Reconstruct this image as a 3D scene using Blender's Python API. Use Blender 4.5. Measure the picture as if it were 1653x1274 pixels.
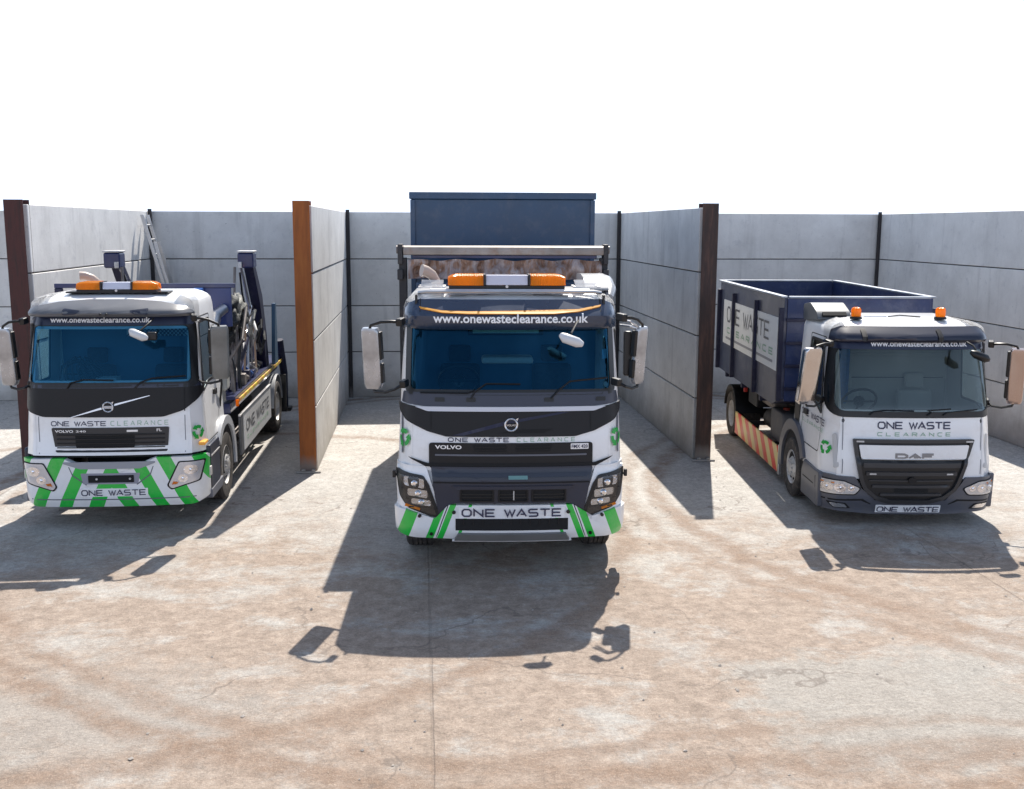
import bpy, bmesh, math, random
from mathutils import Vector, Matrix
R = math.radians
sc = bpy.context.scene
for o in list(bpy.data.objects): bpy.data.objects.remove(o)
random.seed(7)

# ---------------------------------------------------------------- camera
F_PX, TILT, YAW, ROLL, CAM_H = 1663.52, .16154, .08565, .00314, 3.688
ct, st, cp, sp = math.cos(TILT), math.sin(TILT), math.cos(YAW), math.sin(YAW)
fw = Vector((sp*ct, cp*ct, -st)); rt = Vector((cp, -sp, 0)); up = rt.cross(fw)
rt2 = math.cos(ROLL)*rt + math.sin(ROLL)*up; up2 = -math.sin(ROLL)*rt + math.cos(ROLL)*up
cam = bpy.data.cameras.new('camera'); co = bpy.data.objects.new('camera', cam)
sc.collection.objects.link(co)
m = Matrix((rt2, up2, -fw)).transposed().to_4x4(); m.translation = Vector((0, 0, CAM_H))
co.matrix_world = m
cam.sensor_fit = 'HORIZONTAL'; cam.sensor_width = 36; cam.lens = F_PX/1653*36; cam.clip_end = 2000
sc.camera = co
sc.render.resolution_x, sc.render.resolution_y = 1024, 789

# ---------------------------------------------------------------- sky, sun, exposure
SUN_DIR = Vector((.86, 3.25, 4.0)).normalized()
SUN_EL = math.asin(SUN_DIR.z); SUN_AZ = math.atan2(SUN_DIR.x, SUN_DIR.y)
w = bpy.data.worlds.new("World"); sc.world = w; w.use_nodes = True
nt = w.node_tree; N = nt.nodes; Lk = nt.links; N.clear()
out = N.new('ShaderNodeOutputWorld'); bg = N.new('ShaderNodeBackground')
sky = N.new('ShaderNodeTexSky'); sky.sky_type = 'NISHITA'; sky.sun_disc = False
sky.sun_elevation = SUN_EL; sky.sun_rotation = SUN_AZ; sky.air_density = 1.3; sky.dust_density = 1.5; sky.ozone_density = 2.0
SKY = .08
tc = N.new('ShaderNodeTexCoord'); sx = N.new('ShaderNodeSeparateXYZ'); Lk.new(tc.outputs['Generated'], sx.inputs[0])
mr = N.new('ShaderNodeMapRange'); mr.inputs[1].default_value = .21; mr.inputs[2].default_value = .38
mr.inputs[3].default_value = 1; mr.inputs[4].default_value = 0; Lk.new(sx.outputs[2], mr.inputs[0])
mx = N.new('ShaderNodeMix'); mx.data_type = 'RGBA'; 
cn = N.new('ShaderNodeTexNoise'); cn.inputs['Scale'].default_value = 3.2; cn.inputs['Detail'].default_value = 8; Lk.new(tc.outputs['Generated'], cn.inputs['Vector'])   # broken white cloud, added above the view for uneven glass reflections
cr = N.new('ShaderNodeMapRange'); cr.inputs[1].default_value = .50; cr.inputs[2].default_value = .66; cr.inputs[4].default_value = .5; Lk.new(cn.outputs[0], cr.inputs[0])
cm = N.new('ShaderNodeMath'); cm.operation = 'MAXIMUM'; Lk.new(mr.outputs[0], cm.inputs[0]); Lk.new(cr.outputs[0], cm.inputs[1]); Lk.new(cm.outputs[0], mx.inputs[0])
mx.inputs[7].default_value = (.75/SKY, .88/SKY, 1.12/SKY, 1)       # bright white haze low in the sky
Lk.new(sky.outputs[0], mx.inputs[6]); Lk.new(mx.outputs[2], bg.inputs[0]); bg.inputs[1].default_value = SKY
Lk.new(bg.outputs[0], out.inputs[0])
sl = bpy.data.lights.new('sun', 'SUN'); sl.energy = 4.95; sl.angle = R(.5); sl.color = (1, .94, .85)
so = bpy.data.objects.new('sun', sl); sc.collection.objects.link(so)
so.rotation_euler = SUN_DIR.to_track_quat('Z', 'Y').to_euler(); so.location = (10, 30, 40)
sc.view_settings.view_transform = 'Standard'; sc.view_settings.look = 'None'
sc.view_settings.exposure = .65; sc.view_settings.gamma = 1

# ---------------------------------------------------------------- materials
MATS = {}
def mat(name, col=(.5, .5, .5), rough=.5, metal=0, coat=0, var=0, vscale=3, bump=0, bscale=40, spec=.5, dirt=None, dscale=2.5, damt=.5):
    if name in MATS: return MATS[name]
    m = bpy.data.materials.new(name); m.use_nodes = True; t = m.node_tree; b = t.nodes['Principled BSDF']
    b.inputs['Base Color'].default_value = (*col, 1); b.inputs['Roughness'].default_value = rough
    b.inputs['Metallic'].default_value = metal; b.inputs['Coat Weight'].default_value = coat
    b.inputs['Coat Roughness'].default_value = .08; b.inputs['Specular IOR Level'].default_value = spec
    if var or dirt or bump:
        g = t.nodes.new('ShaderNodeTexCoord')
    if var or dirt:
        n = t.nodes.new('ShaderNodeTexNoise'); n.inputs['Scale'].default_value = vscale; n.inputs['Detail'].default_value = 8
        t.links.new(g.outputs['Object'], n.inputs['Vector'])
        r = t.nodes.new('ShaderNodeMapRange'); r.inputs[1].default_value = .3; r.inputs[2].default_value = .7
        r.inputs[3].default_value = 1-var; r.inputs[4].default_value = 1+var; t.links.new(n.outputs[0], r.inputs[0])
        x = t.nodes.new('ShaderNodeMix'); x.data_type = 'RGBA'; x.blend_type = 'MULTIPLY'; x.inputs[0].default_value = 1
        x.inputs[6].default_value = (*col, 1); t.links.new(r.outputs[0], x.inputs[7]); last = x.outputs[2]
        if dirt:
            n2 = t.nodes.new('ShaderNodeTexNoise'); n2.inputs['Scale'].default_value = dscale; n2.inputs['Detail'].default_value = 10; n2.inputs['Roughness'].default_value = .7
            t.links.new(g.outputs['Object'], n2.inputs['Vector'])
            r2 = t.nodes.new('ShaderNodeMapRange'); r2.inputs[1].default_value = .5; r2.inputs[2].default_value = .72; r2.inputs[4].default_value = damt
            t.links.new(n2.outputs[0], r2.inputs[0])
            y = t.nodes.new('ShaderNodeMix'); y.data_type = 'RGBA'; y.inputs[7].default_value = (*dirt, 1)
            t.links.new(last, y.inputs[6]); t.links.new(r2.outputs[0], y.inputs[0]); last = y.outputs[2]
        t.links.new(last, b.inputs['Base Color'])
        rr = t.nodes.new('ShaderNodeMapRange'); rr.inputs[3].default_value = max(.02, rough-.08); rr.inputs[4].default_value = min(1, rough+.12)
        t.links.new(n.outputs[0], rr.inputs[0]); t.links.new(rr.outputs[0], b.inputs['Roughness'])
    if bump:
        n3 = t.nodes.new('ShaderNodeTexNoise'); n3.inputs['Scale'].default_value = bscale; n3.inputs['Detail'].default_value = 6
        t.links.new(g.outputs['Object'], n3.inputs['Vector'])
        bb = t.nodes.new('ShaderNodeBump'); bb.inputs['Strength'].default_value = bump; bb.inputs['Distance'].default_value = .01
        t.links.new(n3.outputs[0], bb.inputs['Height']); t.links.new(bb.outputs[0], b.inputs['Normal'])
    MATS[name] = m; return m
def glass_mat(name, tint, refl, rtint=(1, 1, 1), base=.06):
    m = bpy.data.materials.new(name); m.use_nodes = True; t = m.node_tree; t.nodes.clear()
    o = t.nodes.new('ShaderNodeOutputMaterial'); tr = t.nodes.new('ShaderNodeBsdfTransparent'); gl = t.nodes.new('ShaderNodeBsdfGlossy')
    tr.inputs[0].default_value = (*tint, 1); gl.inputs[0].default_value = (*rtint, 1); gl.inputs['Roughness'].default_value = .02
    f = t.nodes.new('ShaderNodeFresnel'); f.inputs[0].default_value = 1.5
    a = t.nodes.new('ShaderNodeMath'); a.operation = 'MULTIPLY_ADD'; a.inputs[1].default_value = refl; a.inputs[2].default_value = base
    a.use_clamp = True
    t.links.new(f.outputs[0], a.inputs[0]); s = t.nodes.new('ShaderNodeMixShader'); t.links.new(a.outputs[0], s.inputs[0])
    t.links.new(tr.outputs[0], s.inputs[1]); t.links.new(gl.outputs[0], s.inputs[2]); t.links.new(s.outputs[0], o.inputs[0]); return m
def trans_mat(name, col, f=.5):
    m = bpy.data.materials.new(name); m.use_nodes = True; t = m.node_tree; b = t.nodes['Principled BSDF']
    b.inputs['Base Color'].default_value = (*col, 1); b.inputs['Roughness'].default_value = .15
    tl = t.nodes.new('ShaderNodeBsdfTranslucent'); tl.inputs[0].default_value = (*col, 1)
    s = t.nodes.new('ShaderNodeMixShader'); s.inputs[0].default_value = f
    wv = t.nodes.new('ShaderNodeTexWave'); wv.inputs['Scale'].default_value = 18; g = t.nodes.new('ShaderNodeTexCoord')
    t.links.new(g.outputs['Object'], wv.inputs['Vector'])
    bb = t.nodes.new('ShaderNodeBump'); bb.inputs['Strength'].default_value = .5; bb.inputs['Distance'].default_value = .006
    t.links.new(wv.outputs[1], bb.inputs['Height']); t.links.new(bb.outputs[0], b.inputs['Normal']); t.links.new(bb.outputs[0], tl.inputs['Normal'])
    t.links.new(b.outputs[0], s.inputs[1]); t.links.new(tl.outputs[0], s.inputs[2]); t.links.new(s.outputs[0], t.nodes['Material Output'].inputs[0]); return m

WHITE = mat('white_paint', (.84, .84, .84), .3, coat=.6, var=.03, vscale=1.5, dirt=(.5, .46, .40), dscale=3, damt=.32)
CHAR = mat('charcoal_plastic', (.011, .010, .011), .42, var=.2, vscale=4, bump=.05, spec=.3)
GREYP = mat('mid_grey_plastic', (.12, .125, .15), .45, var=.1)
NAVYG = mat('blue_grey_paint', (.010, .016, .036), .34, coat=.15, var=.1)
SILV = mat('silver_paint', (.115, .118, .128), .38, metal=.1, coat=.15, var=.08)
BLACK = mat('black_plastic', (.004, .004, .005), .4)
MATTE = mat('matt_black', (.006, .006, .007), .8)
NAVY = mat('navy_paint', (.008, .016, .085), .33, coat=.4, var=.12, dirt=(.10, .10, .12), dscale=4, damt=.3)
CBLUE = mat('container_blue', (.016, .055, .120), .42, coat=.15, var=.12, vscale=2, dirt=(.13, .14, .17), dscale=5, damt=.35, bump=.35, bscale=2.5)
DBLUE = mat('dark_blue_steel', (.004, .006, .035), .5, var=.2, dirt=(.08, .08, .09), dscale=6, damt=.4)
CHROME = mat('chrome', (.56, .53, .52), .14, metal=1, bump=.8, bscale=4)
SHELL = mat('mirror_shell_silver', (.42, .43, .45), .25, metal=.55, coat=.4, bump=.5, bscale=5, var=.35, vscale=4)
ALU = mat('aluminium', (.55, .55, .56), .35, metal=.9, var=.12, bump=.05)
STEEL = mat('dirty_steel', (.22, .20, .19), .5, metal=.6, var=.3, dirt=(.09, .06, .045), dscale=8, damt=.8, bump=.1)
CHASS = mat('chassis_black', (.02, .02, .024), .55, var=.3, dirt=(.10, .085, .07), dscale=7, damt=.6)
TYRE = mat('tyre_rubber', (.045, .040, .037), .85, var=.25, vscale=8, dirt=(.24, .19, .15), dscale=9, damt=.6, bump=.1)
RIM = mat('wheel_rim_grey', (.55, .54, .53), .45, metal=.4, var=.15, dirt=(.18, .14, .10), dscale=10, damt=.6)
GREEN = mat('decal_green', (.01, .5, .06), .35, coat=.3)
DGREEN = mat('recycle_green', (.01, .36, .05), .4)
PGREEN = mat('pale_green_lettering', (.30, .46, .34), .5)
TNAVY = mat('navy_lettering', (.03, .03, .07), .4)
TWHITE = mat('white_lettering', (.85, .88, .92), .5)
TGREY = mat('grey_lettering', (.10, .10, .11), .4)
LILAC = mat('pale_lamp_panel', (.62, .62, .72), .2, coat=.5)
ORANGE = mat('orange_trim', (.85, .38, .05), .4)
AMBER = trans_mat('amber_lens', (1.0, .38, .02), .6)
LENS = glass_mat('lamp_lens', (.97, .98, 1), .5, base=.015)
REFLD = mat('smoked_reflector', (.42, .43, .45), .18, metal=1, bump=.5, bscale=35)
REFL = mat('lamp_reflector', (.8, .8, .82), .14, metal=1, bump=.5, bscale=35)
GLASSC = glass_mat('sky_tinted_windscreen', (.32, .58, .70), 1.1, (.08, .36, .66), .04)  # blue of the reflected sky put into the tint and gloss colour
GLASSR = glass_mat('clear_windscreen', (.46, .51, .50), .7, (.62, .74, .80), .045)
GLASSS = glass_mat('side_glass', (.55, .65, .65), 1.2, (.8, .95, 1.0), .08)
SEATD = mat('dark_seat_cloth', (.02, .025, .035), .9, var=.3, vscale=20)
SEATB = mat('blue_seat_cloth', (.02, .13, .36), .9, var=.2, vscale=20)
CLOTHC = mat('cab_lining_blue', (.06, .15, .24), .85, var=.1)
LINING = mat('grey_cab_lining', (.46, .47, .45), .8, var=.06)
BRONZE = mat('dark_interior', (.03, .03, .035), .7)
TARP = None

# ---------------------------------------------------------------- object helpers
def link(o): sc.collection.objects.link(o); return o
def tag(o, label=None, cat=None, group=None, kind=None):
    if label: o['label'] = label
    if cat: o['category'] = cat
    if group: o['group'] = group
    if kind: o['kind'] = kind
    return o
def thing(name, label, cat, loc=(0, 0, 0), head=0, group=None):
    o = bpy.data.objects.new(name, None); link(o); o.location = loc; o.rotation_euler = (0, 0, -R(head))
    o.empty_display_size = .2
    return tag(o, label, cat, group)
def fin(name, me, m, parent=None, smooth=32, bev=0, loc=None, rot=None):
    me.materials.clear(); me.materials.append(m)
    if smooth:
        me.shade_smooth(); me.set_sharp_from_angle(angle=R(smooth))
    o = bpy.data.objects.new(name, me); link(o)
    if parent: o.parent = parent
    if loc: o.location = loc
    if rot: o.rotation_euler = rot
    if bev:
        b = o.modifiers.new('bevel', 'BEVEL'); b.width = bev; b.segments = 2; b.limit_method = 'ANGLE'; b.angle_limit = R(40)
        b.harden_normals = True
    return o
class MB:
    def __init__(s): s.v = []; s.f = []
    def add(s, vs, fs, M=None):
        n = len(s.v); s.v += [tuple(M @ Vector(p)) if M else tuple(p) for p in vs]; s.f += [tuple(i+n for i in f) for f in fs]; return s
    def box(s, x0, x1, y0, y1, z0, z1, M=None):
        return s.add([(x0,y0,z0),(x1,y0,z0),(x1,y1,z0),(x0,y1,z0),(x0,y0,z1),(x1,y0,z1),(x1,y1,z1),(x0,y1,z1)],
                     [(0,3,2,1),(4,5,6,7),(0,1,5,4),(1,2,6,5),(2,3,7,6),(3,0,4,7)], M)
    def prism(s, poly, a, b, axis='x', M=None):
        n = len(poly); f = {'x': lambda u, v, w: (w, u, v), 'y': lambda u, v, w: (u, w, v), 'z': lambda u, v, w: (u, v, w)}[axis]
        vs = [f(u, v, a) for u, v in poly]+[f(u, v, b) for u, v in poly]
        return s.add(vs, [tuple(range(n))[::-1], tuple(range(n, 2*n))]+[(i, (i+1) % n, n+(i+1) % n, n+i) for i in range(n)], M)
    def tube(s, path, r, n=10, caps=True):
        P = [Vector(p) for p in path]; rs = r if isinstance(r, (list, tuple)) else [r]*len(P); base = len(s.v); prev = None
        for i, p in enumerate(P):
            d = (P[min(i+1, len(P)-1)]-P[max(i-1, 0)]).normalized()
            if prev is None: a = d.cross(Vector((0, 0, 1)) if abs(d.z) < .9 else Vector((1, 0, 0))).normalized()
            else: a = (prev-d*prev.dot(d)).normalized()
            prev = a; b = d.cross(a)
            s.v += [tuple(p+(a*math.cos(2*math.pi*k/n)+b*math.sin(2*math.pi*k/n))*rs[i]) for k in range(n)]
        for i in range(len(P)-1):
            for k in range(n):
                s.f.append((base+i*n+k, base+i*n+(k+1) % n, base+(i+1)*n+(k+1) % n, base+(i+1)*n+k))
        if caps:
            s.f.append(tuple(base+k for k in range(n))[::-1]); s.f.append(tuple(base+(len(P)-1)*n+k for k in range(n)))
        return s
    def lathe(s, prof, c=(0, 0, 0), axis='x', n=32, close=False):
        base = len(s.v); m = len(prof)
        for k in range(n):
            a = 2*math.pi*k/n
            for (u, r) in prof:
                p = {'x': (u, r*math.cos(a), r*math.sin(a)), 'y': (r*math.cos(a), u, r*math.sin(a)), 'z': (r*math.cos(a), r*math.sin(a), u)}[axis]
                s.v.append((p[0]+c[0], p[1]+c[1], p[2]+c[2]))
        for k in range(n):
            for i in range(m if close else m-1):
                j = (i+1) % m
                s.f.append((base+k*m+i, base+k*m+j, base+((k+1) % n)*m+j, base+((k+1) % n)*m+i))
        return s
    def build(s, name, m, parent=None, bev=0, smooth=32, loc=None, rot=None, noise=0):
        if noise: s.v = [(x+random.uniform(-noise, noise), y+random.uniform(-noise, noise), z+random.uniform(-noise, noise)) for x, y, z in s.v]
        me = bpy.data.meshes.new(name); me.from_pydata(s.v, [], s.f)
        bm = bmesh.new(); bm.from_mesh(me); bmesh.ops.recalc_face_normals(bm, faces=bm.faces); bm.to_mesh(me); bm.free()
        return fin(name, me, m, parent, smooth, bev, loc, rot)
def rpoly(pts, r, n=5):
    out = []; L = len(pts)
    for i in range(L):
        p = Vector(pts[i]); a = Vector(pts[i-1]); b = Vector(pts[(i+1) % L]); rr = r[i] if isinstance(r, (list, tuple)) else r
        if rr <= 0: out.append(tuple(p)); continue
        d1 = (a-p); d2 = (b-p); q = min(rr, d1.length*.49, d2.length*.49); s = p+d1.normalized()*q; e = p+d2.normalized()*q
        for k in range(n+1):
            t = k/n; out.append(tuple(s*(1-t)**2+p*2*t*(1-t)+e*t*t))
    return out
def interp(T, z):
    if z <= T[0][0]: return T[0][1]
    for (a, b), (c, d) in zip(T, T[1:]):
        if z <= c: return b+(d-b)*(z-a)/(c-a)
    return T[-1][1]
def front_y(P, x, z):
    hw = interp(P['hw'], z); y = interp(P['fy'], z)+P['b']*min(1, abs(x)/hw)**2
    t = (abs(x)-(hw-P['rx']))/P['rx']
    if t > 0: t = min(t, .9999); y += P['ry']*(1-math.sqrt(1-t*t))
    return y
def fmap(P):
    def f(x, z, off=0):
        hw = interp(P['hw'], z)-.0005; x = max(-hw, min(hw, x)); e = .004
        xs = max(-hw+e, min(hw-e, x))
        y = front_y(P, x, z); dx = (front_y(P, xs+e, z)-front_y(P, xs-e, z))/(2*e); dz = (front_y(P, xs, z+.02)-front_y(P, xs, z-.02))/.04
        n = Vector((-dx, 1, -dz)).normalized(); return Vector((x, y, z))-n*off
    return f
def smap(P, side):
    return lambda y, z, off=0: Vector((side*(interp(P['hw'], z)+off), y, z))
def cmap(P, side):
    def f(u, z, off=0):
        hw = interp(P['hw'], z); a = max(0, min(1.57, u/((P['rx']+P['ry'])/2))); fl = hw-P['rx']; x = fl+P['rx']*math.sin(a)
        y = interp(P['fy'], z)+P['b']*(x/hw)**2+P['ry']*(1-math.cos(a)); n = Vector((math.sin(a), -math.cos(a), 0)); return Vector((side*(x+n.x*off), y+n.y*off, z))
    return f
def plane(y=0): return lambda x, z, off=0: Vector((x, y-off, z))
def splane(xx, side): return lambda y, z, off=0: Vector((xx+side*off, y, z))
def decal(name, poly, f, m, parent, off=.004, th=0, step=.06, bev=0, hole=None, smooth=40):
    bm = bmesh.new()
    if hole:
        a = [bm.verts.new((u, 0, v)) for u, v in poly]; b = [bm.verts.new((u, 0, v)) for u, v in hole]; n = len(a)
        for i in range(n): bm.faces.new((a[i], a[(i+1) % n], b[(i+1) % n], b[i]))
    else:
        fc = bm.faces.new([bm.verts.new((u, 0, v)) for u, v in poly])
        bmesh.ops.triangulate(bm, faces=[fc])
    us = [v.co.x for v in bm.verts]; vs = [v.co.z for v in bm.verts]
    if step:
        for ax, lo, hi in ((0, min(us), max(us)), (2, min(vs), max(vs))):
            k = math.floor(lo/step)+1
            while k*step < hi:
                no = [0, 0, 0]; no[ax] = 1; co = [0, 0, 0]; co[ax] = k*step+.0007
                bmesh.ops.bisect_plane(bm, geom=bm.verts[:]+bm.edges[:]+bm.faces[:], plane_co=co, plane_no=no, dist=1e-5); k += 1
    if th:
        bmesh.ops.recalc_face_normals(bm, faces=bm.faces)
        r = bmesh.ops.extrude_face_region(bm, geom=bm.faces[:])
        for g in r['geom']:
            if isinstance(g, bmesh.types.BMVert): g.co.y = 1
    for v in bm.verts: v.co = f(v.co.x, v.co.z, off-v.co.y*th)
    bmesh.ops.recalc_face_normals(bm, faces=bm.faces)
    me = bpy.data.meshes.new(name); bm.to_mesh(me); bm.free()
    return fin(name, me, m, parent, smooth, bev)
def ell(cx, cz, rx, rz, n=28): return [(cx+rx*math.cos(2*math.pi*k/n), cz+rz*math.sin(2*math.pi*k/n)) for k in range(n)]
def rect(x0, x1, z0, z1, r=0): return rpoly([(x0, z0), (x1, z0), (x1, z1), (x0, z1)], r) if r else [(x0, z0), (x1, z0), (x1, z1), (x0, z1)]
# ------------------------------------------------ lettering
GLY = {  # stroke letters on a 0..1 box, wide techno shapes
 'O': [[(.22,0),(.78,0),(1,.25),(1,.75),(.78,1),(.22,1),(0,.75),(0,.25),(.22,0)]],
 'N': [[(0,0),(0,1),(1,0),(1,1)]], 'E': [[(1,1),(0,1),(0,0),(1,0)],[(.05,.5),(.9,.5)]],
 'W': [[(-.1,1),(.25,0),(.5,.85),(.75,0),(1.1,1)]], 'A': [[(-.05,0),(.5,1),(1.05,0)],[(.38,.3),(.82,.3)]],
 'S': [[(1,1),(.15,1),(0,.86),(0,.62),(.12,.5),(.88,.5),(1,.38),(1,.14),(.85,0),(0,0)]],
 'T': [[(-.05,1),(1.05,1)],[(.5,.95),(.5,0)]], 'C': [[(1,1),(.2,1),(0,.8),(0,.2),(.2,0),(1,0)]],
 'L': [[(0,1),(0,0),(.95,0)]], 'R': [[(0,0),(0,1),(.8,1),(1,.85),(1,.6),(.8,.45),(.1,.45)],[(.5,.45),(1,0)]],
 'D': [[(0,0),(0,1),(.75,1),(1,.7),(1,.3),(.75,0),(0,0)]], 'F': [[(0,0),(0,1),(1,1)],[(.05,.5),(.85,.5)]]}
def ribbon(pts, t):
    n = len(pts); closed = (Vector(pts[0])-Vector(pts[-1])).length < 1e-6; L = []; Rr = []
    P = [Vector(p) for p in pts]
    for i in range(n):
        a = P[i-1] if i > 0 else (P[-2] if closed else None); b = P[i+1] if i < n-1 else (P[1] if closed else None)
        if a is None: d = (b-P[i]).normalized(); nn = Vector((-d.y, d.x)); k = 1
        elif b is None: d = (P[i]-a).normalized(); nn = Vector((-d.y, d.x)); k = 1
        else:
            d1 = (P[i]-a).normalized(); d2 = (b-P[i]).normalized(); n1 = Vector((-d1.y, d1.x)); n2 = Vector((-d2.y, d2.x))
            nn = (n1+n2); nn = nn.normalized() if nn.length > 1e-4 else n1; k = min(2.2, 1/max(.3, nn.dot(n1)))
        L.append(P[i]+nn*t/2*k); Rr.append(P[i]-nn*t/2*k)
    return L, Rr
def strokes(name, text, u0, u1, v0, v1, t, f, m, parent, off=.005, gap=.45, flip=False, skip=()):
    wd = sum(.55 if c == ' ' else 1 for c in text)+gap*(len(text)-1); s = (u1-u0-t)/wd; x = u0+t/2; vs = []; fs = []; k = 0
    for i, c in enumerate(text):
        if c != ' ' and i not in skip:
            for st_ in GLY[c]:
                pts = [(x+px*s, v0+t/2+pz*(v1-v0-t)) for px, pz in st_]; L, Rr = ribbon(pts, t); b = len(vs); o = off+.0012*(k % 4); k += 1
                for a, c2 in zip(L, Rr):
                    for q in (a, c2): vs.append(f((u0+u1-q.x) if flip else q.x, q.y, o))
                fs += [(b+2*j, b+2*j+1, b+2*j+3, b+2*j+2) for j in range(len(L)-1)]
        x += s*((.55 if c == ' ' else 1)+gap)
    me = bpy.data.meshes.new(name); me.from_pydata([tuple(v) for v in vs], [], fs); return fin(name, me, m, parent, 0)
def typed(name, text, u0, u1, v0, f, m, parent, off=.006, bold=.02, h=None, shear=0):
    cu = bpy.data.curves.new('tmp', 'FONT'); cu.body = text; cu.size = 1; cu.offset = bold; cu.resolution_u = 3; cu.shear = shear
    o = link(bpy.data.objects.new('tmp', cu)); dg = bpy.context.evaluated_depsgraph_get(); dg.update()
    me = bpy.data.meshes.new_from_object(o.evaluated_get(dg)); bpy.data.objects.remove(o); bpy.data.curves.remove(cu)
    xs = [v.co.x for v in me.vertices]; ys = [v.co.y for v in me.vertices]; s = (u1-u0)/(max(xs)-min(xs)); sv = s if h is None else h/(max(ys)-min(ys))
    y0 = 0 if h is None else min(ys)
    if True:
        bm = bmesh.new(); bm.from_mesh(me); H = max(ys)-min(ys)
        for q in (.12, .3, .45, .6, .75, .9): bmesh.ops.bisect_plane(bm, geom=bm.verts[:]+bm.edges[:]+bm.faces[:], plane_co=(0, min(ys)+q*H, 0), plane_no=(0, 1, 0), dist=1e-5)
        bm.to_mesh(me); bm.free()
    for v in me.vertices: v.co = f(u0+(v.co.x-min(xs))*s, v0+(v.co.y-y0)*sv, off)
    me.name = name; return fin(name, me, m, parent, 0)
def recycle(name, cx, cz, r, f, m, parent, off=.006, flip=1):
    vs = []; fs = []
    for k in range(3):
        a0 = R(90+120*k)
        arc = [(math.cos(a0+R(d))*r*.72, math.sin(a0+R(d))*r*.72*1.05) for d in (-42, -24, -8, 8, 24)]
        wd = r*.46; b = len(vs); L, Rr = ribbon(arc, wd)
        for p, q in zip(L, Rr): vs += [p, q]
        fs += [(b+2*j, b+2*j+1, b+2*j+3, b+2*j+2) for j in range(len(L)-1)]
        d = (Vector(arc[-1])-Vector(arc[-2])).normalized(); n = Vector((-d.y, d.x)); e = Vector(arc[-1]); b = len(vs)
        vs += [e+n*wd*.95, e-n*wd*.95, e+d*wd*1.35]; fs += [(b, b+1, b+2)]
    me = bpy.data.meshes.new(name)
    me.from_pydata([tuple(f(cx+flip*p.x, cz+p.y, off+(.001 if i % 13 > 9 else 0))) for i, p in enumerate(vs)], [], fs); return fin(name, me, m, parent, 0)
def roundel(parent, cx, cz, r, f, txt, m, inner):
    rg = MB(); c = f(cx, cz, .02)
    rg.lathe([(-.012, r), (-.018, r*.9), (-.012, r*.78), (.006, r*.76), (.006, r)], c, 'y', 32, True)
    e = rg.build('emblem', m, parent)
    d = Vector((1, 1)).normalized(); a = MB(); a.prism([(cx+d.x*r*.95, cz+d.y*r*1.25), (cx+d.x*r*1.5, cz+d.y*r*1.5), (cx+d.x*r*1.25, cz+d.y*r*.9)][::-1], c.y-.012, c.y+.006, 'y'); a.build('emblem_arrow', m, e)
    b = MB(); b.box(cx-r*.86, cx+r*.86, c.y-.010, c.y+.004, cz-r*.24, cz+r*.24); b.build('emblem_band', inner, e)
    typed('lettering', txt, cx-r*.72, cx+r*.72, cz-r*.14, lambda x, z, off=0: Vector((x, c.y-.0125, z)), m, e, h=r*.28, bold=.01)
    return e
# ---------------------------------------------------------------- wheels
def wheel(parent, x, y, r, wd, side, rim_r=None, dual=False, front=False):
    rr = rim_r or r*.56; h = wd/2
    t = MB(); prof = [(-h*.55, rr), (-h*.9, rr*1.06), (-h, (rr+r)/2), (-h*.97, r*.93), (-h*.82, r*.985)]
    g = [-.82, -.55, -.47, -.18, -.10, .10, .18, .47, .55, .82]
    for i in range(0, len(g)-1):
        if i % 2 == 0: prof += [(h*g[i], r), (h*g[i+1], r)] if i else [(h*g[i+1], r)]
        else: prof += [(h*g[i]+.001, r*.965), (h*g[i+1]-.001, r*.965)]
    prof += [(h*.82, r*.985), (h*.97, r*.93), (h, (rr+r)/2), (h*.9, rr*1.06), (h*.55, rr)]
    t.lathe(prof, (0, 0, 0), 'x', 48); grp = t.build('wheel', TYRE, parent, smooth=28, loc=(x, y, r))
    d = MB(); s = side
    if front: pr = [(s*h*.86, rr*1.04), (s*h*.92, rr), (s*h*.7, rr*.93), (s*h*.55, rr*.86), (s*h*.75, rr*.62), (s*h*.95, rr*.52), (s*h*1.0, rr*.40), (s*h*1.12, rr*.33), (s*h*1.2, rr*.24), (s*h*1.2, .0)]
    else: pr = [(s*h*.86, rr*1.04), (s*h*.92, rr), (s*h*.6, rr*.93), (-s*h*.1, rr*.85), (-s*h*.2, rr*.5), (s*h*.2, rr*.42), (s*h*.5, rr*.36), (s*h*.62, rr*.25), (s*h*.62, 0)]
    d.lathe(pr, (0, 0, 0), 'x', 36)
    for k in range(10):
        a = 2*math.pi*k/10; xx = s*h*(.93 if front else -.12); rk = rr*(.47 if not front else .45)
        d.lathe([(xx-.02*s, .016), (xx+.025*s, .016), (xx+.03*s, 0)], (0, rk*math.cos(a), rk*math.sin(a)), 'x', 6)
    d.build('rim', RIM, grp, smooth=30)
    q = MB()
    for k in range(8):
        a = 2*math.pi*(k+.5)/8; xx = s*h*(.72 if front else -.08); rk = rr*.72
        q.lathe([(xx-.004*s, 0), (xx+.004*s, rr*.085), (xx-.02*s, rr*.085)], (0, rk*math.cos(a), rk*math.sin(a)), 'x', 10)
    q.build('rim_hole', MATTE, grp)
    return grp
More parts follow.
